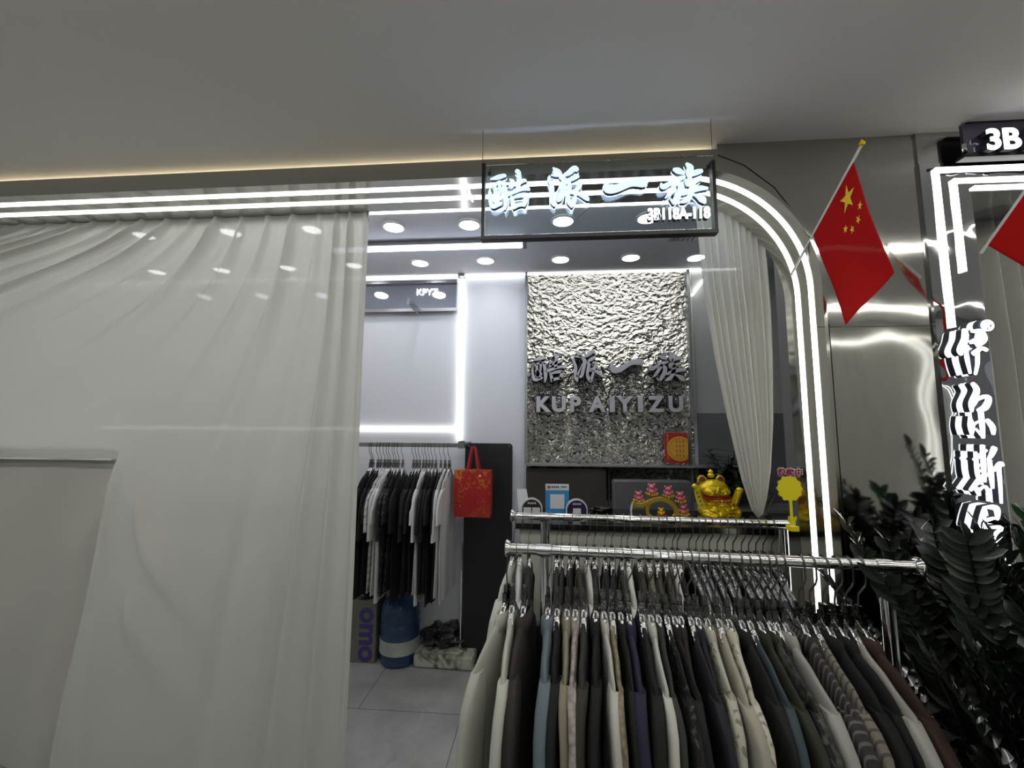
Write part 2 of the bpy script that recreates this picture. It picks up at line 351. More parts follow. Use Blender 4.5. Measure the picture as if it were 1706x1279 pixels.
# facade with an arched opening
def arch_path(off=0., zs=ZS):
    p = [(XJ - off, 0.0), (XJ - off, .8), (XJ - off, 1.6)]
    r = RJ - off
    for k in range(0, 25):
        a = R(90 * k / 24); p.append((XJ - RJ + r * math.cos(a), zs - RJ + r * math.sin(a)))
    for k in range(1, 21): p.append((lerp(XJ - RJ, XL + RJ, k / 20), zs - off))
    for k in range(1, 13):
        a = R(90 + 90 * k / 12); p.append((XL + RJ + r * math.cos(a), zs - RJ + r * math.sin(a)))
    p.append((XL + off, 0.0)); return p
path = arch_path()
mb = MB()
def outer(x, z):
    if z <= ZS - RJ + 1e-6: return (XP, z) if x > 0 else (-5.4, z)
    if x > XJ - RJ:
        a = math.atan2(z - (ZS - RJ), x - (XJ - RJ)); ca, sa = math.cos(a), math.sin(a)
        ox, oz = XP - (XJ - RJ), ZTOP - (ZS - RJ); t = min(ox / ca if ca > 1e-6 else 1e9, oz / sa if sa > 1e-6 else 1e9)
        return (XJ - RJ + ca * t, ZS - RJ + sa * t)
    if x < XL + RJ:
        a = math.atan2(z - (ZS - RJ), (XL + RJ) - x); ca, sa = math.cos(a), math.sin(a)
        ox, oz = 5.4 + XL + RJ, ZTOP - (ZS - RJ); t = min(ox / ca if ca > 1e-6 else 1e9, oz / sa if sa > 1e-6 else 1e9)
        return (XL + RJ - ca * t, ZS - RJ + sa * t)
    return (x, ZTOP)
out = [outer(*p) for p in path]
fr = [(x, DF, z) for x, z in path]; fo = [(x, DF, z) for x, z in out]; n = len(path)
mb.add(fr + fo, [(i, i + 1, n + i + 1, n + i) for i in range(n - 1)])
# missing corner triangles
for cx, sgn in ((XP, 1), (-5.4, -1)):
    for i in range(n - 1):
        a, b = out[i], out[i + 1]
        if (abs(a[0] - cx) < 1e-4 and abs(b[1] - ZTOP) < 1e-4 and abs(a[1] - ZTOP) > 1e-4) or (abs(b[0] - cx) < 1e-4 and abs(a[1] - ZTOP) < 1e-4 and abs(b[1] - ZTOP) > 1e-4):
            mb.add([(a[0], DF, a[1]), (cx, DF, ZTOP), (b[0], DF, b[1])], [(0, 1, 2)])
mb.add([(-5.4, DF, ZTOP), (-5.4, DF + .2, ZTOP), (XP, DF + .2, ZTOP), (XP, DF, ZTOP)], [(0, 1, 2, 3)])
struct('wall_front', mb, 'steel')
# soffit and jamb: inner lining of the arch
lo = arch_path(-.012)
mb = MB(); loops = []
for (x, z), (x2, z2) in zip(path, lo): loops.append([(x, DF - .003, z), (x, DB, z), (x2, DB, z2), (x2, DF - .003, z2)])
mb.loft(loops)
struct('trim_1', mb, 'soffit_steel', smooth=40)
# back of the header, above the curtain track
struct('wall_header', MB().box2((-5.4, DF + .16, ZS + .02), (XP - .02, DF + .22, ZC)), 'ceiling')
struct('wall_header_back', MB().box2((-5.4, DB - .05, ZS + .02), (1.9, DB + .02, 2.83)), 'shop_ceiling')
# thin upper wall right of the added glow strip
struct('trim_2', MB().box2((atY(1195, 250, DF).x, DF + .002, ZTOP - .002), (XP, DF + .03, ZC)), 'steel')
# steel panel seams
sx = atY(1393, 700, DF).x
seam = MB().box2((sx - .0012, DF - .0015, .1), (sx + .0012, DF + .001, atY(1380, 540, DF).z)).box2((sx - .04, DF - .0015, atY(1380, 545, DF).z), (XP, DF + .001, atY(1380, 545, DF).z + .002))
pts = [atY(a, b, DF - .001) for a, b in ((1196, 258), (1240, 275), (1290, 312), (1322, 352), (1345, 392))]
seam.bar(pts, .002, .002)
struct('trim_3', seam, 'black_metal')

# LED strips in the arch
for off_y, nm, lb in ((1.745, 'outer', 'white LED strip along the arch lining nearest the hall'), (1.835, 'inner', 'white LED strip along the arch lining nearest the curtain')):
    ap = arch_path(.004)
    P = [(x, off_y, z) for x, z in ap[:-13]]
    o = MB().sweep(P, [(-.0058, -.004), (.0058, -.004), (.0058, .004), (-.0058, .004)], up=Vector((-1, 0, 0))).build('led_strip', 'led', smooth=40)
    tag(o, lb, 'light strip', 'arch light strips')
q = atZ(774, 296, ZS - .004); o = MB().tube([(q.x, 1.70, ZS - .006), (q.x - .006, 1.725, ZS - .010), (q.x + .004, 1.76, ZS - .007), (q.x - .004, 1.80, ZS - .010), (q.x + .003, 1.86, ZS - .006)], .004, 8).build('led_strip', 'led_soft', smooth=60)
tag(o, 'short crooked LED tail crossing the arch lining left of the hanging sign', 'light strip')
# warm strip added above the facade header to make the bright ceiling fringe
o = MB().box2((-5.2, DF + .06, ZTOP + .003), (atY(1190, 250, DF).x, DF + .10, ZTOP + .012)).build('led_strip', 'fringe')
tag(o, 'warm glow strip tucked above the shop header', 'light strip')

# shop interior
YB = 3.15; ZI = 2.79
XS = atY(878, 600, YB).x; XS2 = atY(1150, 600, YB).x
struct('wall_back', MB().box2((-3.95, YB, 0), (2.6, YB + .1, ZI + .1)), 'shop_wall')
struct('wall_left', MB().box2((-4.0, DB, 0), (-3.9, YB, ZI + .1)), 'shop_wall')
struct('wall_right', MB().box2((1.30, DB - .02, 0), (1.38, 2.42, ZI + .1)), 'dark_side')
struct('wall_far_right', MB().box2((2.5, DB, 0), (2.6, YB, ZI + .1)), 'grey_wall')
struct('ceiling_shop', MB().box2((-4.0, DB, ZI), (2.6, YB + .1, ZI + .1)), 'shop_ceiling')
# right part of the back wall
struct('trim_4', MB().box2((XS2 + .03, YB - .012, 0), (2.5, YB - .001, atY(1170, 688, YB).z)), 'grey_dark')
struct('trim_5', MB().box2((XS2 + .03, YB - .006, atY(1170, 688, YB).z), (2.5, YB - .001, ZI)), 'grey_wall')
hs = MB().box2((1.286, 2.20, .2), (1.299, 2.30, atY(1297, 465, 2.2).z))
struct('trim_6', hs, 'hammered')

# hammered feature wall (a panel) with its lettering
zt = atY(1010, 456, YB).z; zb = atY(1010, 773, YB).z
fw = MB().box2((XS, YB - .02, zb - .25), (XS2, YB - .002, zt)).build('feature_panel', 'hammered')
tag(fw, 'hammered mirror steel panel on the shop back wall', 'wall panel')
M['letter_grey'] = mat('silver_letter', (184, 183, 190), .5)
M['letter_edge'] = mat('silver_letter_edge', (70, 70, 74), .4, .5)
# wall characters: the sign strokes laid out again on the panel
YL = YB - .055
def remap(strokes, src, dst):
    (ax, ay, bx, by), (cx, cy, dx, dy) = src, dst
    k = (dx - cx) / (bx - ax)
    return [[(cx + (x - ax) * (dx - cx) / (bx - ax), cy + (y - ay) * (dy - cy) / (by - ay), w * k) for x, y, w in s] for s in strokes]
def bbox(st):
    xs = [p[0] for s in st for p in s]; ys = [p[1] for s in st for p in s]; return (min(xs), min(ys), max(xs), max(ys))
wall_dst = [(887, 590, 941, 636), (955, 584, 1005, 636), (1018, 603, 1069, 615), (1082, 586, 1142, 635)]
def pix_fx(Y): return lambda x, y: (lambda p: (p.x, p.z))(atY(x, y, Y))
for (ch, st), dst in zip(CHARS, wall_dst):
    s2 = remap(st, bbox(st), dst); pe = atY((dst[0] + dst[2]) / 2, 612, YL); sc_w = YL / F
    s3 = [[(p.x, p.z, w * sc_w) for (p, w) in [(atY(x, y, YL), w) for x, y, w in s]] for s in s2]
    e = thing('sign_letter', f'silver grey raised character {ch} on the hammered steel panel', 'letter', (pe.x, YL, pe.z), group='raised characters on the steel panel')
    def loc(x, z, pe=pe): return (x - pe.x, z - pe.z)
    # widths are metres here: bypass pixel minimum by scaling
    K = 1000.0
    s4 = [[(x * K, z * K, w * K) for x, z, w in s] for s in s3]
    f = lambda x, z, pe=pe: (x / K - pe.x, z / K - pe.z)
    strokes_mb(s4, f, -.004, 0).build('letter_face', 'letter_grey', e)
    strokes_mb(s4, f, 0.0005, .036).build('letter_return', 'letter_edge', e)
for ch, xx in zip('KUPAIYIZU', (906, 931, 959, 995, 1020, 1041, 1067, 1093, 1126)):
    p = atY(xx, 673, YL); t = text_mb(ch, .150, .004, .006, sx=1.0 if ch != 'I' else 1.3, center=True)
    e = thing('sign_letter', '', 'letter', p, group='raised latin letters on the steel panel')
    nm = {906: 'K, first of the row', 931: 'U, between K and P', 959: 'P', 995: 'A', 1020: 'I, between A and Y', 1041: 'Y', 1067: 'I, between Y and Z', 1093: 'Z', 1126: 'U, last of the row'}[xx]
    e['label'] = f'silver raised latin letter {nm} on the hammered panel'
    t.build('letter_face', 'letter_grey', e)
    text_mb(ch, .150, .034, .006, sx=1.0 if ch != 'I' else 1.3, center=True).build('letter_return', 'letter_edge', e, loc=(0, .0215, 0))
# metal trim around the panel, shelf and niches: a wall unit
unit = thing('wall_unit', 'built-in wall unit with grey frame, ledge and dark glossy doors under the hammered panel', 'cabinet', (0, YB - .05, 0))
def ub(x0, y0, x1, y1, d0, d1, m, nm):
    a = atY(x0, y0, YB - .05); b = atY(x1, y1, YB - .05)
    return MB().box2((a.x, d0, a.z), (b.x, d1, b.z)).build(nm, m, unit)
ub(1147, 450, 1152, 700, -.02, .049, 'trim_metal', 'upright'); 
ub(1150, 700, 1155, 905, -.02, .049, 'trim_metal', 'upright')
ub(875, 452, 878, 773, -.0, .049, 'trim_metal', 'upright')
ub(877, 771, 1245, 778, -.12, .049, 'trim_metal', 'ledge')
ub(1013, 778, 1018, 1060, -.06, .049, 'trim_metal', 'divider')
ub(877, 778.5, 1013, 1060, -.04, .049, 'brown_gloss', 'door')
ub(1018, 850, 1150, 1060, -.04, .028, 'brown_gloss', 'door')

# red gift box on the ledge
p = atY(1127, 771, 3.06)
gb = thing('gift_box', 'red gift box with gold round medallion on the wall ledge', 'box', (p.x, 3.06, p.z), R(-6))
MB().box((0, 0, .105), (.15, .05, .21)).build('carton', 'red', gb, bevel=.003)
M['gold_print'] = mat('gold_print', (205, 160, 50), .4, .3)
md = MB(); P = [(.02 + .085 * math.cos(R(a)), .1 + .085 * math.sin(R(a))) for a in range(0, 360, 10)]
P = [(min(x, .0745), z) for x, z in P]; md.prism(P, -.0275, -.0252); md.build('medallion', 'gold_print', gb)
md = MB()
for k in range(4):
    for q in range(3):
        md.box((.0 + q * .022, -.0285, .05 + k * .032), (.012, .002, .004)); md.box((.0 + q * .022, -.0285, .058 + k * .032), (.003, .002, .016))
for a in range(0, 360, 15):
    x = .02 + .07 * math.cos(R(a)); z = .1 + .07 * math.sin(R(a))
    if x < .07: md.ball((x, -.028, z), .004, 6, 4)
md.build('medallion_pattern', 'red', gb)
md = MB()
for k in range(7): md.box((-.058, -.026, .03 + k * .026), (.014, .002, .003)).box((-.058, -.026, .038 + k * .026), (.003, .002, .014)).box((-.058, -.026, .044 + k * .026), (.01, .002, .003))
md.build('gold_lettering', 'gold_print', gb)

# LEDs of the shop ceiling and wall
def strip(p, q, w, h, lb, m='led', grp=None):
    o = MB().bar([p, q], w, h).build('led_strip', m); tag(o, lb, 'light strip', grp); return o
a = atZ(560, 357, ZI - .006); b = atZ(1210, 334, ZI - .006); yy = (a.y + b.y) / 2
strip((-3.8, yy, ZI - .006), (1.25, yy, ZI - .006), .016, .010, 'white LED line at the front edge of the shop ceiling')
strip((-3.8, YB - .03, ZI - .008), (XS2 + .35, YB - .03, ZI - .008), .013, .010, 'white LED line where the shop ceiling meets the back wall')
xv = atY(767, 590, YB - .02).x
strip((xv, YB - .015, atY(763, 735, YB).z), (xv, YB - .015, ZI - .03),   .018, .018, 'vertical white LED tube on the back wall')
zh = atY(690, 715, YB).z
strip((-3.6, YB - .012, zh), (xv - .03, YB - .012, zh), .015, .015, 'horizontal white LED tube above the clothes on the back wall')
strip(atY(1153, 492, YB - .02), atY(1172, 466, YB - .02), .02, .014, 'short slanted LED piece right of the hammered panel', 'led_soft')
strip(atY(1153, 492, YB - .02), atY(1153, 700, YB - .02) + Vector((0.01, 0, .5)), .008, .01, 'thin LED edge right of the hammered panel', 'led_soft') if False else None
fl = MB().lathe([(.03, 0), (.03, .02)], (xv, YB - .035, ZI - .022), 16).build('ceiling_rose', 'brushed'); tag(fl, 'small round metal flange at the top of the vertical LED tube', 'flange')
# downlights
r1 = [(656, 377), (782, 373), (938, 367), (1080, 362)]; r2 = [(700, 437), (809, 433), (934, 431), (1051, 428), (1160, 428)]
hid1 = [(520, 381), (385, 386), (240, 391)]; hid2 = [(590, 441), (480, 445), (370, 449), (262, 452)]
proto = None; k = 0
allr = [(q, 'front') for q in r1 + hid1] + [(q, 'rear') for q in r2 + hid2]
for (q, row) in allr:
    p = atZ(q[0], q[1], ZI - .004)
    if q in r1: idx = ['leftmost', 'second from left', 'third from left', 'rightmost'][r1.index(q)]; lb = f'round recessed downlight, {idx} in the front row of the shop ceiling'
    elif q in r2: idx = ['leftmost', 'second from left', 'middle one', 'fourth from left', 'rightmost'][r2.index(q)]; lb = f'round recessed downlight, {idx} in the rear row of the shop ceiling'
    else: lb = f'round downlight glowing behind the sheer curtain, {row} row'
    t = thing('downlight', lb, 'downlight', p, group='recessed downlights of the shop' if q in r1 + r2 else f'downlights behind the curtain, {row} row')
    if proto is None:
        ring = MB().lathe([(.068, .003), (.070, -.004), (.058, -.010), (.054, -.004)], n=28).build('trim_ring', 'white_plain', t, smooth=60)
        face = MB().lathe([(.053, .0), (.053, -.007), (.001, -.007)], n=28).build('diffuser', 'down', t); proto = (ring, face)
    else:
        for c in proto: d = c.copy(); COL.objects.link(d); d.parent = t
# batten light
a = atZ(500, 413, ZI - .03); b = atZ(872, 406, ZI - .03)
t = thing('batten_light', 'long bluish white tube light across the shop ceiling', 'ceiling light', (b.x, b.y, ZI))
MB().box2((-1.25, -.03, -.03), (.0, .03, 0)).build('housing', 'brushed', t)
MB().box2((-1.25, -.022, -.05), (-.005, .022, -.03)).build('diffuser', 'tube', t, bevel=.008)
MB().box2((-.004, -.03, -.05), (.02, .03, -.001)).build('end_cap', 'grey_dark', t)
# ceiling hatch seen by the arch curtain
p = atZ(1140, 395, ZI - .003)
tg = thing('ceiling_vent', 'small grey slotted vent in the shop ceiling beside the arch curtain', 'vent', p)
MB().box((0, 0, 0), (.17, .10, .005)).build('frame', 'trim_metal', tg)
for k in range(5): MB().box((-.06 + k * .03, 0, -.004), (.006, .085, .004)).build('slat', 'grey_dark', tg)

# panel band with KPYZ lettering and two rods, arm
zr1 = atY(690, 470, YB - .04).z; zr2 = atY(690, 517, YB - .04).z
M['gloss_band'] = mat('glossy_grey_band', (176, 178, 190), .04, .75)
bd = MB().loft([[(x, YB - .054, zr2), (x, YB - .030, zr1), (x, YB - .001, zr1), (x, YB - .001, zr2)] for x in (-3.2, xv - .035)]).build('header_panel', 'gloss_band'); tag(bd, 'glossy pale header band between two metal rods on the back wall', 'wall panel')
for z, w in ((zr1, 'upper rod over'), (zr2, 'lower rod under')):
    o = MB().box2((-3.2, YB - .055, z - .012), (xv - .03, YB - .03, z + .012)).build('wall_rod', 'brushed'); tag(o, f'brushed metal {w} the letters KPYZ', 'rod', 'rods framing the header band')
p = atY(712, 486, YB - .048)
o = text_mb('KPYZ', .072, .004, .0006, center=True).build('wall_lettering', 'sign_white', loc=p); tag(o, 'white letters KPYZ on the glossy header band', 'lettering')
pe = atY(680, 502, 2.84); pr = atY(700, 520, YB - .05)
ar = MB().bar([pe, (pe.x, YB - .056, pe.z - .0)], .016, .045).build('bracket_arm', 'brushed'); tag(ar, 'flat metal bracket arm sticking out below the letters KPYZ', 'bracket')

# opposite side of the hall (seen in the steel) and hall lights
struct('wall_opposite', MB().box2((-5.5, -3.2, 0), (5.5, -3.1, ZC)), 'dark_side')
o1 = MB()
YO = -1.6
o1.box2((-5.4, YO - .05, 0), (.7, YO, ZC)); o1.box2((4.3, YO - .05, 0), (5.4, YO, ZC)); o1.box2((.7, YO - .05, 2.6), (4.3, YO, ZC))
struct('wall_across', o1, 'steel')
pth = [(.75, 0), (.75, 1.6), (.75, 2.3)] + [(1.05 - .3 * math.cos(R(a)), 2.3 + .3 * math.sin(R(a))) for a in range(10, 91, 10)] + [(2.4, 2.6)] + [(3.9 + .35 * math.cos(R(90 - a)), 2.25 + .35 * math.sin(R(90 - a))) for a in range(0, 91, 10)] + [(4.25, 0)]
for dd, w in ((.0, 'front'), (-.12, 'rear')):
    o = MB().sweep([(x, YO + .01 + dd, z) for x, z in pth], [(-.008, -.006), (.008, -.006), (.008, .006), (-.008, .006)], up=Vector((0, 1, 0))).build('led_strip', 'led', smooth=40)
    tag(o, f'{w} LED strip of the arch across the hall, seen as a reflection in the steel', 'light strip', 'light strips across the hall')
rows = [[(x, YO - .2 + .03 * math.sin(x * 38 + math.sin(z) * 1.2), z) for x in [.7 + 3.6 * i / 200 for i in range(201)]] for z in [0.02 + 2.6 * j / 14 for j in range(15)]]
o = MB().grid(rows).build('curtain', 'sheer', smooth=60); tag(o, 'pale curtain of the shop across the hall, reflected in the steel', 'curtain')
for yy, w in ((.64, 'nearer the shop'), (-.84, 'on the far side')):
    t = thing('linear_light', f'linear hall ceiling light {w}, seen as a bright line in the steel', 'ceiling light', (.5, yy, ZC), group='linear hall lights')
    MB().box2((-5, -.018, -.012), (4.9, .018, 0)).build('housing', 'white_plain', t)
    MB().box2((-5, -.012, -.016), (4.9, .012, -.012)).build('diffuser', 'hall_led', t)

# ================================================================== CURTAINS
def tablef(x0):
    t = interp([(-2400, 1.2), (-200, .9), (0, .55), (150, .24), (250, .118), (300, .074), (345, .045), (394, .027), (446, .0186), (492, .010), (540, .004), (600, .0006), (700, 0)], x0)
    return t
KX = 1.95 / F
def cx_of(sx): return (sx - 909) * KX
def cz_of(sy): return 1.6 - (sy - 714) * KX
# box hidden behind the lower left of the curtain pushes it forward
def curtain_left():
    # columns: arc length position in "pleat" coordinate; rows: height
    ztop = ZS - .0008; n, m = 620, 170
    xr_top = atY(614, 350, 1.95).x; xl = -3.5
    BX = atY(212, 760, 1.93).x; BZ = atY(100, 752, 1.93).z
    X0 = [-620 + 1.6 * k for k in range(606)]; X0 += [350 + .55 * k for k in range(1, 480)]; X0 = [q for q in X0 if q < 613.6] + [614.0]
    rows = []
    for j in range(m + 1):
        v = j / m; z = lerp(ztop, .015, v); t = (ztop - z) / KX      # drop in photo-like units
        xr = lerp(xr_top, atY(592, 1250, 1.95).x, v)
        row = []
        for x0 in X0:
            off = tablef(x0) * t ** 1.5
            x = max(-3.6, xr_top + (x0 - off - 614) * KX + (xr - xr_top) * max(0., (x0 - 400) / 214)); sx = 614 + (x - xr_top) / KX
            # pleats from the heading tape, spaced about 49 units, closer at the right end
            ph = (x0 - 10) / 49.0 if x0 < 540 else (530 / 49. + (x0 - 540) / 26.0)
            fr_ = ph - math.floor(ph)
            ridge = math.exp(-((fr_ - .5) / (.10 + .10 * min(1, t / 250))) ** 2)
            decay = math.exp(-t / interp([(0, 190), (300, 260), (450, 420), (560, 1400), (620, 3000)], x0))
            amp = interp([(0, .050), (400, .052), (520, .050), (620, .045)], x0)
            y = -amp * ridge * decay * (1 + .35 * math.sin(math.floor(ph) * 2.3))
            y += .0035 * math.sin(ph * 12.0 + 1) * decay * max(0, 1 - t / 220)
            # wide soft folds in the lower part
            g = max(0, min(1, (t - 250) / 400))
            sy = 714 - (z - 1.6) / KX
            g *= 1.7; y += -g * .030 * math.exp(-((sx - (455 - (sy - 700) * .10)) / 30) ** 2) + g * .02 * math.exp(-((sx - (410 - (sy - 700) * .16)) / 34) ** 2)
            y += -g * .022 * math.exp(-((sx - (540 - (sy - 700) * .07)) / 13) ** 2) + g * .014 * math.exp(-((sx - (508 - (sy - 700) * .08)) / 13) ** 2)
            y += -g * .016 * math.exp(-((sx - (580 - (sy - 700) * .03)) / 10) ** 2)
            # soft scalloped drapes below the box corner
            for (ax, ay, aa, kk, wd) in ((212, 760, .060, .0016, 20), (212, 900, .045, .0021, 26)):
                dx = sx - ax
                if dx > 0:
                    yc = ay + 20 + 2.3 * dx - .0042 * dx * dx; gg = min(1, dx / 45) ** 2 * math.exp(-((sy - yc) / (wd * 2.2)) ** 2) * math.exp(-((dx - 60) / 90) ** 2)
                    y += -aa * gg
            # push forward over the hidden counter, sharp corner then falling back
            bx = 1 / (1 + math.exp((x - BX - max(0, (BZ - z)) * -.10) / .010)); bz = 1 / (1 + math.exp((z - BZ) / .006))
            above = math.exp(-max(0, z - BZ) / .35) * math.exp(-max(0, x - BX) / .28)
            y += -.10 * above * (1 - bz * .0) + .10 * bx * bz
            if z < BZ:
                d_ = (BZ - z)
                y += .016 * bx * math.sin((sx - 20) / 24.0 + d_ * 2) * min(1, d_ * 2.2)
                y += -.035 * math.exp(-((x - BX + d_ * .10) / .03) ** 2) * min(1, d_ * 3)
            y += .006 * noise.noise(Vector((x * 1.6, z * 1.2, 3)))
            if v < .03: y = y * (.3 + v * 23) - .019 * (1 - v / .03)
            row.append((x, 1.955 + max(y, -.15), z))
        rows.append(row)
    return MB().grid(rows)
o = curtain_left().build('sheer_curtain', 'sheer', smooth=60)
tag(o, 'large white sheer curtain closing the left side of the shopfront', 'curtain')
tr_ = MB().box2((-3.6, 1.958, ZS - .024), (atY(614, 350, 1.95).x - .004, 1.972, ZS + .03)).build('curtain_rail', 'trim_metal'); tag(tr_, 'slim grey rail carrying the large left sheer curtain', 'curtain rail')
b_ = atY(205, 760, 2.06) + Vector((.15, 0, 0))
bb = thing('display_counter', 'white counter edge pushing out behind the lower left of the sheer curtain', 'counter', (-2.2, 2.25, 0))
MB().box2((-1.2, -.22, 0), (b_.x + 2.2 - .03, .22, b_.z - .03)).build('body', 'white_plain', bb)
MB().box2((-1.2, -.34, b_.z - .008), (b_.x + 2.2 - .05, .24, b_.z - .001)).build('top', 'white_plain', bb)

def curtain_right():
    Lx = [(338, 1157), (480, 1172), (600, 1193), (700, 1214), (800, 1238), (850, 1255), (862, 1264)]
    Rx = [(338, 1270), (430, 1276), (520, 1284), (600, 1288), (700, 1290), (780, 1287), (830, 1280), (862, 1271)]
    Ty = [(0, 330), (.2, 336), (.45, 350), (.7, 372), (.9, 402), (1, 430)]
    rows = []; n, m = 260, 90
    for j in range(m + 1):
        v = j / m; row = []
        for i in range(n + 1):
            u = i / n; y = lerp(interp(Ty, u), 862, v)
            x = lerp(interp(Lx, y), interp(Rx, y), u)
            uu = u + .02 * math.sin(u * 9)
            k = (.5 - .5 * math.cos(uu * 2 * math.pi * 10)); s_ = (.5 - .5 * math.cos(uu * 2 * math.pi * 23 + 2))
            d = (.030 * k + .006 * s_) * (1 - .6 * v) 
            Y = 1.965 + .02 * v - d + (.02 * math.cos((u - .5) * 3.1) * -1) * v
            p = atY(x, y, 1.965); row.append((p.x, Y, p.z))
        rows.append(row)
    # short tail beyond the tie
    return MB().grid(rows)
o = curtain_right().build('sheer_curtain', 'sheer_dense', smooth=60)
tag(o, 'white sheer curtain gathered and tied to the right side of the arch', 'curtain')
tie = thing('curtain_tie', 'black cord tieback holding the gathered right curtain', 'tieback', atY(1268, 858, 1.93))
o0 = tie.location
def rel(l, o0): return [Vector(p) - o0 for p in l]
MB().tube(rel([atY(1250, 860, 1.95), atY(1262, 866, 1.91), atY(1276, 856, 1.93), atY(1284, 838, 1.94), atY(1290, 826, 1.95)], o0), .006, 8, [.6, 1, 1.1, .8, .5]).build('band', 'rope', tie, smooth=60)
MB().tube(rel([atY(x, y, 1.95) for x, y in ((1281, 842), (1279, 834), (1282, 826), (1288, 829), (1287, 838), (1283, 843), (1289, 838), (1290, 820), (1291, 812), (1295, 809), (1300, 811))], o0), .0022, 8).build('cord', 'rope', tie, smooth=60)

# ================================================================== HANGING SIGN
YS = 1.52
A = atY(803, 272, YS); B = atY(1197, 382, YS)
zt_, zb_ = A.z, B.z
sg = thing('hanging_sign', 'clear hanging shop sign in dark frame with lit characters and 3B118A-118', 'sign', ((A.x + B.x) / 2, YS, zb_))
ox, oy, oz = sg.location
def sx_(v): return v - ox
MB().box2((A.x - ox, .012, 0), (B.x - ox, .017, zt_ - oz)).build('clear_panel', 'glass', sg)
MB().box2((A.x - ox, .0, -.0), (A.x - ox + .012, .03, zt_ - oz + .0)).build('frame_side', 'black_metal', sg)
MB().box2((B.x - ox - .012, .0, -.0), (B.x - ox, .03, atY(1197, 266, YS).z - oz)).build('frame_side', 'black_metal', sg)
MB().box2((A.x - ox, -.002, -.012), (B.x - ox, .032, .002)).build('frame_base', 'black_metal', sg)
for (x, y) in ((803, 272), (1190, 268)):
    p = atY(x, y, YS); MB().tube([(p.x - ox, .015, zt_ - oz - .0), (p.x - ox, .015, ZC - oz)], .0012, 6).build('hanging_wire', 'hook', sg)
for (x, y) in ((815, 287), (1181, 276)):
    p = atY(x, y, YS); MB().box((p.x - ox, .008, p.z - oz), (.012, .006, .012)).tube([(p.x - ox, .004, p.z - oz + .006), (p.x - ox + .006, -.004, p.z - oz + .014), (p.x - ox + .002, -.006, p.z - oz + .002)], .0012, 6).build('clip', 'black_metal', sg)
YF = YS - .024
def sign_char(strokes, parent, o3, Y, layers, nm='character'):
    K = 1000.; sw = Y / F
    s4 = [[((p.x - o3[0]) * K, (p.z - o3[2]) * K, w * sw * K * (1.2 if Y < 1.6 else .96)) for (p, w) in [(atY(x, y, Y), w) for x, y, w in s]] for s in strokes]
    f = lambda x, z: (x / K, z / K)
    first = None
    for (a, b, m, g) in layers:
        ob = strokes_mb(s4, f, Y + a - o3[1], Y + b - o3[1], grow=g * K).build(nm if first is None else ('side_return' if m == 'sign_side' else 'light_edge'), m, parent if first is None else first)
        if first is None: first = ob
    return first
for ch, st in CHARS:
    c = sign_char(st, sg, (ox, oy, oz), YF, [(0, .004, 'sign_face', 0), (.0045, .021, 'sign_side', 0), (.0215, .0235, 'sign_halo', .0004)])
    c['label'] = f'blue white lit character {ch}'
p = atY(1131, 355, YF)
t = text_mb('3B118A-118', .058, .004, .0022, center=True)
w = max(v[0] for v in t.v) - min(v[0] for v in t.v); kx = (atY(1184, 355, YF).x - atY(1080, 355, YF).x) / w
for (d0, dep, m, nm) in ((0, .004, 'sign_white', 'number_face'), (.0115, .018, 'sign_side', 'number_return')):
    t = text_mb('3B118A-118', .058, dep, .0022, center=True); t.v = [(a * kx, b, c) for a, b, c in t.v]
    t.build(nm, m, sg, loc=(p.x - ox, YF + d0 - oy, p.z - oz))
MB().tube([atY(884 + 120, 330, YS) - Vector((ox, oy, oz)), atY(984, 345, YS - .01) - Vector((ox, oy, oz)), atY(962, 362, YS) - Vector((ox, oy, oz))], .0012, 6).build('wire', 'hook', sg)

# ================================================================== NEXT SHOP
YP = 1.668
PX0 = XP - .001; PX1 = atY(1662, 700, YP).x
zlin = atY(1650, 268, YP).z; zopen = atY(1680, 318, YP).z
pil = MB().box2((PX0, YP, 0), (PX1, YP + .5, zopen)).box2((PX0, YP, zopen), (3.4, YP + .25, zlin))
struct('wall_next_shop', pil, 'wavy_steel')
struct('wall_next_shop_top', MB().box2((PX0, YP + .004, zlin), (3.4, YP + .3, ZC)), 'steel')
struct('wall_next_shop_back', MB().box2((PX1, 2.35, 0), (3.4, 2.4, ZC)), 'shop_wall')
def lpath(pts, Y, lb, w=.014):
    o = MB().bar([atY(x, y, Y) for x, y in pts], w, .012, up=Vector((0, 1, 0))).build('led_strip', 'led')
    tag(o, lb, 'light strip', 'light strips of the next shop')
Ys = YP - .007
c1 = atY(1560, 282, Ys); c2 = atY(1590, 300, Ys); e1 = atY(1590, 545, Ys); e2 = atY(1610, 452, Ys)
def corner(c, zend, lb, w):
    tag(MB().box2((c.x - w / 2, Ys - .005, zend), (c.x + w / 2, Ys + .006, c.z + w / 2)).box2((c.x + w / 2, Ys - .005, c.z - w / 2), (3.3, Ys + .006, c.z + w / 2)).build('led_strip', 'led'), lb, 'light strip', 'light strips of the next shop')
corner(c1, e1.z, 'longest angled LED strip on the right shopfront, outermost of three', .011)
corner(c2, e2.z, 'angled LED strip on the right shopfront, middle of three', .010)
c3 = atY(1622, 312, Ys)
tag(MB().box2((c3.x, Ys - .005, c3.z - .005), (3.3, Ys + .006, c3.z + .005)).build('led_strip', 'led'), 'lowest horizontal LED strip over the right shop curtain', 'light strip', 'light strips of the next shop')
n = 200; xl_ = PX1 - .02; xr_ = 3.3
zc_ = zopen + .01
rows = [[(lerp(xl_, xr_, i / n), 1.93 + (.022 + .02 * min(1, j / 8)) * math.sin(i * .62 + .8 * math.sin(i * .13)), lerp(zc_, .02, j / 30)) for i in range(n + 1)] for j in range(31)]
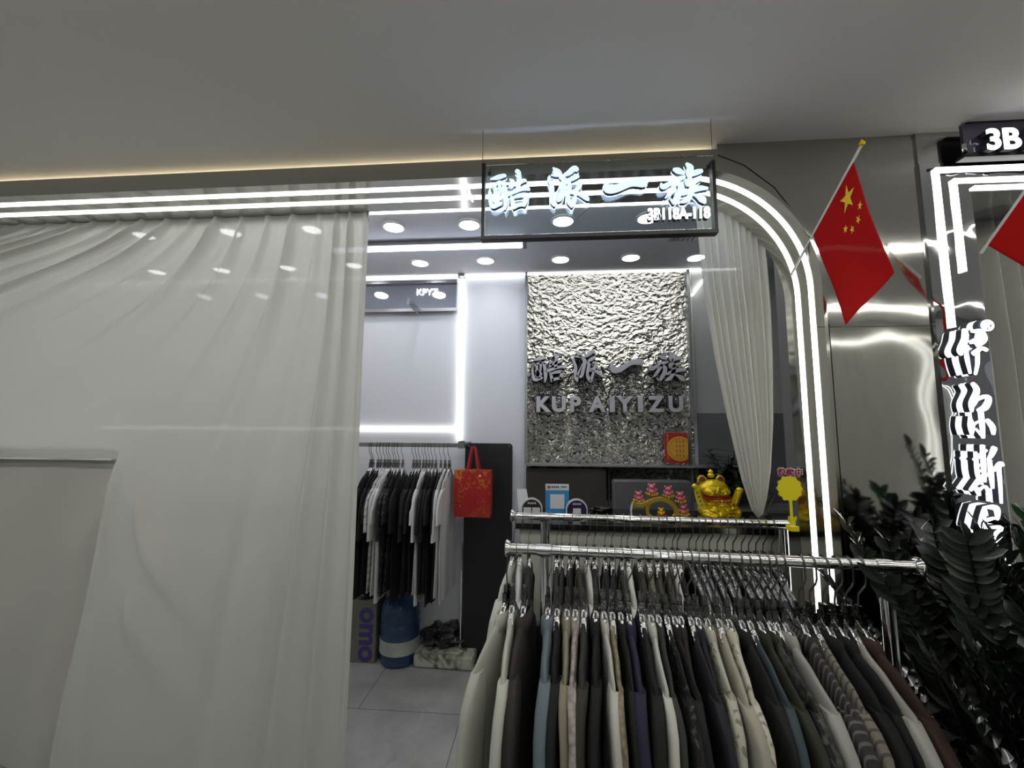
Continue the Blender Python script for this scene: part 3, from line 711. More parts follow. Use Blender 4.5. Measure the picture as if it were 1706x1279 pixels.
o = MB().grid(rows).build('sheer_curtain', 'sheer', smooth=60); tag(o, 'white sheer curtain in the right hand shop opening', 'curtain')
# vertical lit characters
Y2 = 1.630
C1 = px([[(222, 170, 46), (222, 260, 60), (180, 365, 60), (190, 410, 26)], [(235, 350, 22), (245, 450, 36), (275, 590, 18)], [(290, 182, 26), (380, 190, 50), (412, 265, 46), (345, 320, 40)], [(280, 290, 36), (350, 260, 46), (395, 225, 26)],
          [(310, 400, 46), (380, 350, 36), (435, 365, 32)], [(345, 395, 34), (345, 500, 30), (325, 600, 20)], [(345, 180, 24), (330, 300, 30)]], 1570, 520, 5.817)
C2 = px([[(300, 690, 36), (338, 760, 50), (290, 880, 50), (290, 960, 22)], [(290, 870, 26), (400, 820, 36), (455, 835, 46), (420, 920, 56), (350, 950, 26)], [(375, 950, 44), (390, 1080, 42), (400, 1215, 26)], [(400, 1205, 26), (330, 1130, 16)],
          [(270, 1010, 18), (285, 1100, 56), (290, 1180, 26)], [(300, 1090, 26), (370, 1050, 12)], [(440, 1045, 36), (490, 1110, 46), (500, 1180, 26)]], 1570, 520, 5.817)
C3 = px([[(200, 130, 26), (215, 300, 34), (230, 380, 26)], [(265, 70, 36), (275, 250, 38), (288, 400, 22)], [(190, 200, 32), (300, 110, 22)], [(155, 480, 26), (250, 370, 42), (320, 330, 18)], [(225, 255, 16), (285, 230, 16)], [(225, 310, 16), (285, 290, 16)],
          [(215, 470, 46), (235, 525, 26)], [(235, 480, 18), (290, 445, 20), (320, 490, 32)], [(375, 90, 46), (350, 150, 38), (318, 200, 18)], [(330, 200, 28), (345, 330, 40), (360, 460, 22)], [(370, 300, 22), (430, 240, 46), (460, 250, 18)], [(415, 260, 34), (430, 430, 26), (440, 600, 18)]], 1590, 730, 5.56)
C4 = px([[(235, 850, 36), (270, 720, 46), (285, 640, 26)], [(285, 640, 18), (385, 645, 50), (405, 700, 40), (400, 750, 26)], [(300, 760, 26), (370, 740, 22)], [(300, 800, 22), (298, 900, 24)], [(320, 830, 18), (440, 830, 32), (350, 920, 28)], [(350, 990, 18), (430, 890, 46), (340, 960, 22)],
          [(345, 870, 26), (400, 1010, 28)], [(350, 1035, 26), (430, 1045, 46)], [(350, 1165, 18), (470, 1145, 66), (525, 1170, 18)], [(180, 1175, 36), (210, 1240, 26)]], 1590, 730, 5.56)
for st, lb in ((C1, '伊, topmost'), (C2, '尔, second from top'), (C3, '斯, third from top'), (C4, 'lowest, half behind the plants')):
    b0 = bbox(st); pc = atY((b0[0] + b0[2]) / 2, b0[3], Y2)
    e = thing('sign_letter', f'white lit character {lb}, on the right shop pilaster' , 'letter', (pc.x, Y2, pc.z), group='vertical lit characters')
    sign_char(st, e, (pc.x, Y2, pc.z), Y2, [(0, .004, 'sign_white', 0), (.0045, .026, 'sign_side', 0), (.0265, .034, 'sign_white', 0)], 'face')
pc = atY(1645, 542, Y2)
e = thing('sign_letter', 'small lit round trademark symbol above the vertical characters', 'letter', pc, group=None)
text_mb('®', .055, .004, .001, center=True).build('face', 'sign_white', e)
MB().loft([[(.026 * math.cos(R(a)), y, .026 * math.sin(R(a))) for a in range(0, 360, 15)] for y in (.005, .026)]).build('side_return', 'sign_side', e, smooth=40)
MB().loft([[(.026 * math.cos(R(a)), y, .026 * math.sin(R(a))) for a in range(0, 360, 15)] for y in (.027, .034)]).build('light_edge', 'sign_white', e, smooth=40)
# 3B1 box sign
YB1 = 1.62
p0 = atY(1608, 258, YB1); p1 = atY(1625, 206, YB1)
e = thing('hanging_sign', 'dark box sign with white lit number 3B1 at the upper right', 'sign', (p0.x, YB1, p0.z))
M['sign_panel'] = mat('dark_violet_gloss', (92, 86, 100), .08, .6)
MB().box2((0, 0, 0), (.75, .012, p1.z - p0.z)).build('back_panel', 'sign_panel', e)
MB().box2((-.008, -.006, -.012), (.76, .03, 0)).build('frame_base', 'black_metal', e)
MB().box2((.02, 0, p1.z - p0.z), (.76, .02, ZC - p0.z)).build('housing', 'black_metal', e)
for dep, loc_y, m, nm in ((.004, -.03, 'sign_white', 'number_face'), (.022, -.0165, 'sign_side', 'number_return')):
    t = text_mb('3B1', .112, dep, .003, align='LEFT'); mn = min(v[0] for v in t.v)
    q = atY(1646, 248, YB1 - .03); t.build(nm, m, e, loc=(q.x - p0.x - mn, loc_y, q.z - p0.z))
MB().bar([(-.0, .0, .01), (-.03, -.03, .02)], .012, .012).build('bolt', 'chrome', e)

# ================================================================== FLAGS
def flag(A, B, D, C, top, base, label, sag=.02):
    e = thing('flag', label, 'flag', base, group='small red flags')
    o3 = Vector(base); A, B, C, D, top = [Vector(p) - o3 for p in (A, B, C, D, top)]
    N = 28
    nrm = (C - A).cross(B - A).normalized()
    if nrm.y > 0: nrm = -nrm
    def P(a, b, off=0):   # a across hoist 0..1, b along the fly
        p = A.lerp(B, a).lerp(C.lerp(D, a), b)
        return p + nrm * (off + .012 * math.sin(b * 5 + a * 2) * b + .007 * math.sin(a * 7 + b * 3) * b)
    mb = MB()
    f0 = [[P(a / N, b / (N * 1.5)) for a in range(N + 1)] for b in range(int(N * 1.5) + 1)]
    mb.grid(f0); c = mb.build('cloth', 'flag_red', e, smooth=60)
    so = c.modifiers.new('thick', 'SOLIDIFY'); so.thickness = .0012; so.offset = 0
    def star(cu, cv, r, ang):   # flag units: fly 30, hoist 20
        vs = [P(cv / 20, cu / 30, .0018)]; 
        for k in range(10):
            rr = r if k % 2 == 0 else r * .382; a = ang + k * math.pi / 5
            vs.append(P((cv - rr * math.cos(a)) / 20, (cu + rr * math.sin(a)) / 30, .0018))
        vs2 = [v + nrm * .0006 for v in vs]
        MB().add(vs + vs2, [(0, 1 + k, 1 + (k + 1) % 10) for k in range(10)] + [(11, 12 + (k + 1) % 10, 12 + k) for k in range(10)] + [(1 + k, 12 + k, 12 + (k + 1) % 10, 1 + (k + 1) % 10) for k in range(10)]).build('star', 'flag_yellow', e)
    star(5, 5, 3, 0)
    for cu, cv in ((10, 2), (12, 4), (12, 7), (10, 9)): star(cu, cv, 1, math.atan2(5 - cu, cv - 5))
    MB().tube([Vector((0, 0, 0)), top], .0045, 8).build('pole', 'white_plain', e, smooth=60)
    MB().lathe([(.001, -.006), (.009, -.004), (.010, .004), (.004, .012), (.001, .018)], top, 10).build('finial', 'gold', e, smooth=60)
base = atY(1318, 458, 1.80); top = atY(1436, 240, 1.42)
def on_pole(x, y):
    best = None
    for k in range(400):
        t = k / 399; p = base.lerp(top, t); q = ROT.inverted() @ (p - CP); ix = 853 + F * q.x / -q.z; iy = 639.5 - F * q.y / -q.z
        d = math.hypot(ix - x, iy - y)
        if best is None or d < best[0]: best = (d, p)
    return best[1]
fa = on_pole(1421, 268); fb = on_pole(1350, 388)
flag(fa, fb, atY(1410, 541, 1.60), atY(1487, 455, 1.50), top, base, 'red flag with five yellow stars hanging beside the arch')
base = atY(1634, 422, 1.56); top = atY(1750, 258, 1.36)
flag(base.lerp(top, .82), base.lerp(top, .10), atY(1800, 500, 1.45), atY(1862, 400, 1.36), top, base, 'red flag cut off by the right edge, in front of the right curtain')
base = Vector((4.45, YO + .01, 2.1)); top = base + Vector((0, .3, .35))
flag(base.lerp(top, .85), base.lerp(top, .3), base + Vector((.15, .15, -.25)), base + Vector((.2, .25, .0)), top, base, 'red flag across the hall, seen reflected in the steel')

# ================================================================== RACKS, HANGERS, GARMENTS
ZR = 1.23
def proj(p):
    q = ROT.inverted() @ (Vector(p) - CP); return 853 + F * q.x / -q.z, 639.5 - F * q.y / -q.z
def make_rack(pl, pr, posts, label):
    L = atZ(*pl, ZR); Rr = atZ(*pr, ZR); d = (Rr - L); ln = d.length; ang = math.atan2(d.y, d.x)
    e = thing('clothes_rack', label, 'clothes rack', (L.x, L.y, 0), ang, 'chrome clothes racks')
    ZF = ZR
    MB().tube([(0, 0, ZF), (ln, 0, ZF)], .0155, 20).build('rail', 'chrome', e, smooth=40)
    for x, s in ((0, -1), (ln, 1)):
        MB().loft([[(x + dx, r * math.cos(R(a)), ZF + r * math.sin(R(a))) for a in range(0, 360, 15)] for dx, r in ((-.004 * s, .019), (.006 * s, .026), (.010 * s, .026), (.014 * s, .020))]).build('end_cap', 'chrome', e, smooth=40)
    xs = []
    for q in posts:
        best = min(range(201), key=lambda k: abs(proj(L.lerp(Rr, k / 200))[0] - q)); xs.append(ln * best / 200)
    for x in xs:
        MB().tube([(x, 0, .06), (x, 0, ZF - .02)], .0125, 14).build('post', 'chrome', e, smooth=40)
        MB().tube([(x + .019, 0, .06), (x + .019, 0, ZF - .02)], .006, 8).build('inner_post', 'chrome', e, smooth=40)
        MB().tube([(x - .02, 0, ZF), (x + .02, 0, ZF)], .0185, 16).build('rail_sleeve', 'chrome', e, smooth=40)
        MB().tube([(x, -.24, .06), (x, .24, .06)], .0125, 12).build('foot', 'chrome', e, smooth=40)
        for y in (-.22, .22): MB().loft([[(x + dx, y + .025 * math.cos(R(a)), .025 + .025 * math.sin(R(a))) for a in range(0, 360, 20)] for dx in (-.01, .01)]).build('wheel', 'black', e, smooth=40)
    MB().tube([(xs[0], 0, .14), (xs[-1], 0, .14)], .011, 12).build('lower_bar', 'chrome', e, smooth=40)
    return L, Rr, ang
def rail_point(L, Rr, x):
    lo_, hi_ = 0., 1.
    for _ in range(30):
        m = (lo_ + hi_) / 2
        if proj(L.lerp(Rr, m))[0] < x: lo_ = m
        else: hi_ = m
    return L.lerp(Rr, (lo_ + hi_) / 2)

def hanger_meshes(rr=.0155, kink=-.012, drop=.13):
    r2 = rr + .003
    P = [(0, r2, -.014), (0, r2, 0)] + [(0, r2 * math.cos(R(a)), r2 * math.sin(R(a))) for a in (30, 60, 90, 120, 150)] + [(0, -r2, 0), (0, -r2, -.04), (kink * .2, -r2 * .9, -.052), (kink, -.004, -.078), (kink, 0, -.1), (kink, 0, -drop)]
    hk = MB().sweep(P, [(-.0030, -.001), (.0030, -.001), (.0030, .001), (-.0030, .001)], up=Vector((1, 0, 0)))
    bd = MB()
    n = 14; loops = []
    for i in range(-n, n + 1):
        u = i / n; y = u * .165; a = abs(u); z = -drop - .030 - .152 * a
        w = .0075 * (1 - .35 * a) ; h = .010 * (1 - .4 * a) + .010 * math.exp(-(a / .2) ** 2)
        loops.append([(kink + w * math.cos(R(k * 45 + 22)) * 1.08, y, z + h * math.sin(R(k * 45 + 22)) * 1.08) for k in range(8)])
    bd.loft(loops)
    bd.box((kink, 0, -drop + .006), (.013, .020, .030))
    ba = MB().tube([(kink, -.19, -drop - .115), (kink, 0, -drop - .14), (kink, .19, -drop - .115)], .0035, 6)
    bd.box((kink, 0, -drop - .024), (.0145, .034, .046))
    sp = MB(); loops = []  # added piece imitating light glints on the clear plastic
    for k_ in range(-6, 7):
        y = k_ * .0105; z = -drop - .026 - .15 * (abs(y) / .165) - .006
        loops.append([(kink + q * .0082, y, z + w * (.014 if k_ % 2 else .0165)) for q, w in ((-1, -.8), (-.6, -1), (.6, -1), (1, -.8), (1, .8), (.6, 1), (-.6, 1), (-1, .8))])
    sp.loft(loops)
    return hk, bd, sp
protoH = {}
def make_hanger(key, p, rz, label, group, **kw):
    e = thing('clothes_hanger', label, 'hanger', p, rz, group)
    if key not in protoH:
        hk, bd, ba = hanger_meshes(**kw)
        protoH[key] = (hk.build('hook', 'hook', e, smooth=50), bd.build('shoulder_bar', 'acrylic', e, smooth=50), ba.build('added_glint', 'sparkle', e))
    else:
        for c in protoH[key]: d = c.copy(); COL.objects.link(d); d.parent = e
    return e
fabric_cache = {}
def fabric(rgb, kind='plain'):
    key = (rgb, kind)
    if key in fabric_cache: return fabric_cache[key]
    rgb = tuple(v * (.5 if sum(rgb) < 100 else .62 if sum(rgb) < 330 else .92) for v in rgb)
    m = mat('fabric', rgb, .85, bump=(180, .25, .002))
    nt, b, L = nodes_of(m); c = s2l(rgb); lum = sum(c) / 3
    if kind != 'plain':
        tc = nt.nodes.new('ShaderNodeTexCoord'); mp = nt.nodes.new('ShaderNodeMapping')
        mx = nt.nodes.new('ShaderNodeMix'); mx.data_type = 'RGBA'; mx.inputs[6].default_value = (*c, 1)
        d = [v * .45 for v in c] if lum > .12 else [v * 2.2 + .05 for v in c]
        mx.inputs[7].default_value = (*d, 1); cr = nt.nodes.new('ShaderNodeValToRGB')
        L.new(tc.outputs['Object'], mp.inputs['Vector'])
        if kind == 'stripe':
            t = nt.nodes.new('ShaderNodeTexWave'); t.wave_type = 'BANDS'; t.bands_direction = 'Y'; t.inputs['Scale'].default_value = 22; t.inputs['Distortion'].default_value = .6
            cr.color_ramp.elements[0].position = .72; cr.color_ramp.elements[1].position = .86
        elif kind == 'floral':
            t = nt.nodes.new('ShaderNodeTexNoise'); t.inputs['Scale'].default_value = 16; t.inputs['Distortion'].default_value = 3.5; t.inputs['Detail'].default_value = 3
            cr.color_ramp.elements[0].position = .55; cr.color_ramp.elements[1].position = .62
        elif kind == 'weave':
            t = nt.nodes.new('ShaderNodeTexVoronoi'); t.inputs['Scale'].default_value = 60
            cr.color_ramp.elements[0].position = .3; cr.color_ramp.elements[1].position = .9
        elif kind == 'band':
            t = nt.nodes.new('ShaderNodeTexWave'); t.wave_type = 'BANDS'; t.bands_direction = 'Z'; t.inputs['Scale'].default_value = 7; t.inputs['Distortion'].default_value = 5; t.inputs['Detail Scale'].default_value = 9
            cr.color_ramp.elements[0].position = .85; cr.color_ramp.elements[1].position = .92
        L.new(mp.outputs['Vector'], t.inputs['Vector']); L.new(t.outputs[0], cr.inputs[0]); L.new(cr.outputs[0], mx.inputs[0]); L.new(mx.outputs[2], b.inputs['Base Color'])
    fabric_cache[key] = m; return m
def superloop(c, a, b, z, n=26, k=2.6, ph=0, rip=0., rng=0):
    l = []
    for i in range(n):
        t = 2 * math.pi * i / n; ct, st = math.cos(t), math.sin(t)
        y = a * (abs(ct) ** (2 / k)) * (1 if ct >= 0 else -1); x = b * (abs(st) ** (2 / k)) * (1 if st >= 0 else -1)
        x += rip * math.sin(y * 70 + ph) + rip * .7 * math.sin(y * 31 + ph * 2)
        l.append((c[0] + x, c[1] + y, z))
    return l
def make_garment(p, rz, label, cat, group, m, thick=.026, drop=.72, sleeve=.30, off=-.188, dx=-.012, seed=0, wid=.20, collar=True, cover=False, slant=0., name='shirt', body_w=None):
    g = random.Random(seed); ph = g.random() * 6
    e = thing(name, label, cat, p, rz, group)
    z0 = off; bw = body_w or wid
    prof = [(.052, .000, .5), (.060, -.008, .75), (.078, -.020, .85), (.115, -.040, .85), (.150, -.062, .88), (wid * .93, -.088, .92), (wid * .99, -.118, 1.), (bw * .96, -.20, 1.05), (bw * .93, -.32, 1.1), (bw * .95, -.50, 1.1), (bw * 1.0, -drop, 1.0)]
    loops = []
    for (a, z, tk) in prof:
        drift = dx + .006 * math.sin(ph + z * 6) * min(1, -z * 3)
        loops.append(superloop((drift, 0), a, thick * .5 * tk, z0 + z, 34, 2.4, ph, .0014 + .004 * min(1, max(0, -z - .1) * 2)))
    MB().loft(loops).build('body', m, e, smooth=70)
    for s in (-1, 1):
        if sleeve <= 0: continue
        y0 = s * (wid - .012); pts = [(-.020, -.098, .022), (-.006, -.122, .036), (.008, -.155, .050), (.018, -.21, .057), (.026, -sleeve * .6 - .1, .058), (.026, -.1 - sleeve, .066 if sleeve < .35 else .048)]
        loops = []
        for k, (o_, z, a) in enumerate(pts):
            loops.append(superloop((dx + .004 * math.sin(ph + k), y0 + s * o_), a, thick * .5 * (1.07 if k else .98), z0 + z, 24, 3.6, ph + s, .0012))
        MB().loft(loops).build('sleeve', m, e, smooth=70)
    if collar:
        cl = []
        MBc = MB()
        for k, (a, z, tk) in enumerate([(.056, .010, .55), (.063, -.006, .95), (.078, -.034, 1.0)]):
            cl.append(superloop((dx, 0), a, thick * .62 * tk, z0 + z, 22, 2.2))
        MBc.loft(cl, cap=False)
        c = MBc.build('collar', m, e, smooth=70); so = c.modifiers.new('t', 'SOLIDIFY'); so.thickness = .002
    if cover:
        loops = []
        for (a, z, tk) in [(.02, .022, .3), (.07, .012, .9), (.16, -.045, 1.2), (wid + .045, -.10, 1.35), (wid + .055, -.3, 1.4), (wid + .055, -drop * .9, 1.3)]:
            loops.append(superloop((dx, 0), a, thick * .62 * tk, z0 + z, 24, 2.4, ph, .003))
        MB().loft(loops).build('plastic_cover', 'film', e, smooth=70)
    return e

LF, RF, AF = make_rack((849, 913), (1524, 944), (905, 1471), 'front chrome clothes rack packed with shirts')
LK, RK, AK = make_rack((856, 859), (1316, 873), (905, 1300), 'rear chrome clothes rack behind the front one')

front = [(851, (176, 176, 166), 'plain', 'light grey polo', .0), (861, (190, 190, 180), 'plain', 'pale cream grey'), (881, (74, 62, 58), 'plain', 'dark brown'),
 (920, (104, 116, 124), 'plain', 'slate blue grey'), (935, (16, 22, 34), 'plain', 'blue black'), (951, (140, 134, 116), 'plain', 'khaki beige'), (965, (178, 168, 164), 'weave', 'pinkish grey lace'),
 (979, (72, 70, 64), 'plain', 'charcoal olive'), (998, (20, 20, 22), 'plain', 'plain black beside charcoal olive'), (1010, (196, 194, 188), 'plain', 'off white narrow'), (1024, (146, 138, 112), 'weave', 'textured khaki'),
 (1037, (18, 18, 22), 'plain', 'black beside textured khaki'), (1051, (48, 48, 84), 'plain', 'bright navy'), (1072, (18, 18, 20), 'plain', 'black beside bright navy'), (1086, (198, 198, 190), 'plain', 'clean white'),
 (1099, (74, 78, 70), 'plain', 'grey green'), (1111, (26, 25, 24), 'floral', 'black patterned'), (1124, (20, 19, 18), 'plain', 'black beside dark brown'), (1136, (60, 48, 42), 'plain', 'coffee brown'),
 (1150, (34, 38, 54), 'plain', 'dark navy'), (1163, (36, 38, 50), 'plain', 'ink blue'), (1178, (188, 186, 170), 'floral', 'ivory floral'), (1196, (166, 162, 148), 'plain', 'greyish ivory'),
 (1214, (206, 203, 186), 'floral', 'cream patterned'), (1232, (22, 22, 26), 'plain', 'black beside cream patterned'), (1246, (88, 104, 114), 'plain', 'dusty blue'), (1262, (64, 64, 52), 'plain', 'dark olive'),
 (1277, (58, 60, 48), 'weave', 'moss textured'), (1290, (28, 27, 26), 'floral', 'black speckled'), (1303, (160, 158, 154), 'plain', 'light grey ribbed'), (1334, (66, 62, 60), 'stripe', 'dark taupe striped'),
 (1352, (124, 118, 110), 'stripe', 'taupe striped'), (1373, (16, 16, 18), 'plain', 'deep black'), (1393, (20, 20, 22), 'plain', 'black beside pale grey'), (1412, (170, 168, 160), 'plain', 'pale grey'), (1432, (82, 54, 44), 'plain', 'rust brown')]
GF = 'shirts on the front rack'; HF = 'hangers on the front rack'
pos = [rail_point(LF, RF, h[0]) for h in front]
for i, h in enumerate(front):
    p = pos[i]; gap = min((pos[i + 1] - p).length if i + 1 < len(pos) else .04, .045)
    gp = (p - pos[i - 1]).length if i else .04
    rz = AF + R(rnd.uniform(-5, 5)) + R(interp([(850, -2), (1200, 2), (1450, 8)], h[0]))
    if i == 0: rz = AF - R(20)
    th = max(.014, min(.036, (gap + min(gp, .045)) / 2 * .95))
    cat = 'shirt'
    make_hanger('front', p, rz, f'clear plastic hanger carrying the {h[3]} shirt on the front rack', HF)
    long_ = i in (0, 7, 19, 24, 33)
    make_garment(p, rz, f'{h[3]} shirt on the front rack', cat, GF, fabric(h[1], h[2]), thick=th, drop=.78, sleeve=.48 if long_ else rnd.choice((.26, .30, .34)), seed=i, wid=rnd.uniform(.185, .215), collar=(i % 3 != 1))
back = [(861, (200, 200, 196), 'plain', 'crisp white'), (871, (206, 206, 204), 'plain', 'second crisp white'), (886, (62, 62, 52), 'plain', 'dark olive'), (917, (118, 116, 116), 'plain', 'mid grey'), (932, (86, 74, 68), 'plain', 'brown'),
 (940, (66, 56, 52), 'plain', 'dark brown'), (954, (26, 22, 20), 'plain', 'black brown'), (966, (80, 78, 62), 'plain', 'olive'), (982, (208, 206, 200), 'plain', 'white beside olive'), (994, (56, 54, 48), 'plain', 'charcoal olive'),
 (1012, (26, 28, 38), 'plain', 'navy black'), (1023, (20, 20, 22), 'plain', 'black'), (1039, (86, 84, 74), 'plain', 'grey olive'), (1049, (214, 214, 210), 'plain', 'bright white'), (1067, (84, 82, 66), 'plain', 'moss'),
 (1083, (120, 114, 104), 'weave', 'taupe'), (1097, (108, 104, 84), 'plain', 'khaki'), (1110, (106, 100, 92), 'plain', 'grey brown'), (1124, (204, 202, 196), 'plain', 'white beside black'), (1132, (18, 18, 20), 'plain', 'jet black')]
GB = 'shirts on the rear rack'; HB = 'hangers on the rear rack'
wr = [1151, 1163, 1174, 1185, 1198, 1211, 1224, 1238, 1250, 1262, 1274, 1288]
for j, x in enumerate(wr):
    c = [(150, 148, 142), (90, 90, 84), (176, 174, 170), (70, 70, 68)][j % 4]
    back.append((x, c, 'plain', None))
pos = [rail_point(LK, RK, h[0]) for h in back]
for i, h in enumerate(back):
    p = pos[i]; gap = min((pos[i + 1] - p).length if i + 1 < len(pos) else .04, .045); gp = (p - pos[i - 1]).length if i else .04
    th = max(.014, min(.034, (gap + min(gp, .045)) / 2 * .95)); rz = AK + R(rnd.uniform(-4, 4)) + (R(-14) if i == 0 else 0)
    w = h[3] is None
    hl = f'clear hanger carrying the {h[3]} shirt on the rear rack' if not w else 'clear hanger with a film wrapped shirt at the right of the rear rack'
    e = make_hanger('front', p, rz, hl, HB if not w else 'hangers of film wrapped shirts on the rear rack')
    make_garment(p, rz, f'{h[3]} shirt on the rear rack' if not w else 'grey shirt wrapped in clear film at the right of the rear rack', 'shirt', GB if not w else 'film wrapped shirts on the rear rack', fabric(h[1], h[2]), thick=th, drop=.74, sleeve=.26, seed=100 + i, wid=.19, collar=False, cover=w)

# wall rail with T-shirts
YW = 2.82; zw = atY(690, 741, YW).z; xe = atY(771, 738, YW).x
wr_ = thing('wall_rail', 'grey metal clothes rail fixed to the back wall', 'clothes rail', (xe, YW, zw))
MB().box2((-2.4, -.008, -.014), (0, .008, .014)).build('bar', 'brushed', wr_)
for x in (-.012, -1.1, -2.3):
    MB().box2((x - .01, .008, -.016), (x + .012, YB - YW - .001, .016)).build('bracket', 'brushed', wr_)
MB().box2((-.03, -.012, -.02), (.012, .012, .03)).build('end_cap', 'grey_dark', wr_)
hk_ = atY(785, 744, YW); MB().tube([(.01, 0, .01), (.03, 0, .008), (hk_.x - xe, 0, hk_.z - zw - .006), (hk_.x - xe + .006, 0, hk_.z - zw + .004)], .002, 6).build('hook', 'hook', wr_)
wl = [(617, 'k', 'short'), (620, 'k'), (629, 'k'), (634, 'k'), (640, 'wb'), (645, 'w'), (649, 'w'), (654.5, 'kp'), (658, 'kp'), (663, 'kp'), (670, 'k'), (688, 'k'), (693, 'n'), (698, 'n'), (704, 'w'), (709, 'w'), (714, 'k'), (719, 'k'), (725, 'k'), (733, 'k'), (740, 'w'), (747, 'w')]
lbls = ['black T-shirt nearest the sheer curtain', 'black T-shirt, second from the sheer curtain', 'black T-shirt, third from the curtain', 'black T-shirt left of the banded white one', 'white T-shirt with black band pattern', 'white T-shirt right of the banded one', 'white T-shirt left of the patterned black ones',
 'black patterned T-shirt, leftmost of three', 'black patterned T-shirt, middle of three', 'black patterned T-shirt, rightmost of three', 'plain black T-shirt right of the patterned ones', 'black T-shirt left of the navy ones', 'navy T-shirt, left of the pair', 'navy T-shirt, right of the pair',
 'white T-shirt right of the navy pair', 'white T-shirt left of the last black ones', 'black T-shirt, leftmost of the last four black', 'black T-shirt, second of the last four black', 'black T-shirt, third of the last four black', 'black T-shirt, last of the black ones', 'white T-shirt beside the last black one', 'white T-shirt nearest the red bag']
cm = {'k': ((15, 15, 18), 'plain'), 'w': ((214, 214, 216), 'plain'), 'wb': ((206, 206, 208), 'band'), 'kp': ((24, 24, 28), 'floral'), 'n': ((24, 24, 46), 'plain')}
Lw, Rw = Vector((-2.4 + xe, YW, zw)), Vector((xe, YW, zw))
for i, (h, lb) in enumerate(zip(wl, lbls)):
    p = rail_point(Lw, Rw, h[0]); rz = R(rnd.uniform(-4, 4)); col, kd = cm[h[1]]
    make_hanger('wall', p, rz, 'chrome hook clear hanger of the ' + lb, 'hangers on the wall rail', rr=.011, kink=.010, drop=.12)
    make_garment(p, rz, lb + ', on the wall rail', 'T-shirt', 'T-shirts on the wall rail', fabric(col, kd), thick=.019, drop=rnd.uniform(.72, .80), sleeve=.20 + .05 * (i % 3), off=-.172, dx=.010, seed=200 + i, wid=.185, collar=False, name='tshirt')

# ================================================================== THINGS BY THE BACK WALL
def rrect(x0, z0, x1, z1, r, n=6):
    P = []
    for cx_, cz_, a0 in ((x1 - r, z1 - r, 0), (x0 + r, z1 - r, 90), (x0 + r, z0 + r, 180), (x1 - r, z0 + r, 270)):
        for k in range(n + 1): a = R(a0 + 90 * k / n); P.append((cx_ + r * math.cos(a), cz_ + r * math.sin(a)))
    return P
YK = 3.06
a = atY(775, 738, YK); b = atY(852, 1000, YK)
bd = thing('standing_board', 'tall black rounded board standing against the back wall', 'board', ((a.x + b.x) / 2, YK, 0))
hw = (b.x - a.x) / 2
MB().prism(rrect(-hw, .01, hw, a.z, .025), 0, .03).build('panel', 'black', bd, bevel=.002)
for sx2, sz2 in ((-1, 1), (1, 1)): MB().ball((sx2 * (hw - .02), -.001, a.z - .02), .005, 8, 6).build('screw', 'chrome', bd)
MB().box2((-hw - .012, -.01, .02), (-hw - .004, .01, atY(771, 905, YK).z)).build('side_strut', 'chrome', bd)
MB().box2((-hw, -.03, 0), (hw, .06, .012)).build('base', 'black', bd)

# red bag
YG = YW
bt = atY(789, 782, YG); bl = atY(759, 782, YG); br_ = atY(820, 782, YG); bz = atY(789, 860, YG).z
bag = thing('tote_bag', 'red festive tote bag with gold print hanging from the rail end', 'bag', (bt.x, YG, bz), R(-4))
hw = (br_.x - bl.x) / 2; hh = bt.z - bz
def bag_mat():
    m = mat('red_gold_print', (170, 26, 26), .35); nt, b, L = nodes_of(m)
    tc = nt.nodes.new('ShaderNodeTexCoord'); v = nt.nodes.new('ShaderNodeTexVoronoi'); v.inputs['Scale'].default_value = 55; v.feature = 'F1'
    n = nt.nodes.new('ShaderNodeTexNoise'); n.inputs['Scale'].default_value = 11; n.inputs['Detail'].default_value = 6
    cr = nt.nodes.new('ShaderNodeValToRGB'); cr.color_ramp.elements[0].position = .78; cr.color_ramp.elements[1].position = 1.0
    cr.color_ramp.elements[0].color = (0, 0, 0, 1); sep = nt.nodes.new('ShaderNodeSeparateXYZ')
    g = nt.nodes.new('ShaderNodeMapRange'); g.inputs[1].default_value = .02; g.inputs[2].default_value = .26; g.inputs[3].default_value = .35; g.inputs[4].default_value = 1
    ml = nt.nodes.new('ShaderNodeMath'); ml.operation = 'MULTIPLY'
    mx = nt.nodes.new('ShaderNodeMix'); mx.data_type = 'RGBA'; mx.inputs[6].default_value = (*s2l((158, 26, 28)), 1); mx.inputs[7].default_value = (*s2l((186, 112, 44)), 1)
    ad = nt.nodes.new('ShaderNodeMath'); ad.operation = 'MULTIPLY_ADD'; ad.inputs[1].default_value = .5
    L.new(tc.outputs['Object'], v.inputs['Vector']); L.new(tc.outputs['Object'], n.inputs['Vector']); L.new(tc.outputs['Object'], sep.inputs[0]); L.new(sep.outputs[2], g.inputs[0])
    L.new(v.outputs['Distance'], ad.inputs[0]); L.new(n.outputs['Fac'], ad.inputs[2]); L.new(ad.outputs[0], cr.inputs[0]); L.new(cr.outputs[0], ml.inputs[0]); L.new(g.outputs[0], ml.inputs[1])
    L.new(ml.outputs[0], mx.inputs[0]); L.new(mx.outputs[2], b.inputs['Base Color']); return m
M['bag'] = bag_mat()
loops = [[(x * (1 if z > 0 else .97), y * (1 + .25 * math.sin(3 * z / hh)), z) for x, y in ((-hw, -.03), (-hw * .3, -.036), (hw * .4, -.034), (hw, -.03), (hw * 1.02, 0), (hw, .03), (0, .035), (-hw, .03), (-hw * 1.02, 0))] for z in (0, hh * .25, hh * .5, hh * .75, hh)]
MB().loft(loops).build('pouch', 'bag', bag, smooth=40)
ap_ = atY(785, 744, YG).z - bz
M['bag_strap'] = mat('red_strap', (150, 24, 26), .6)
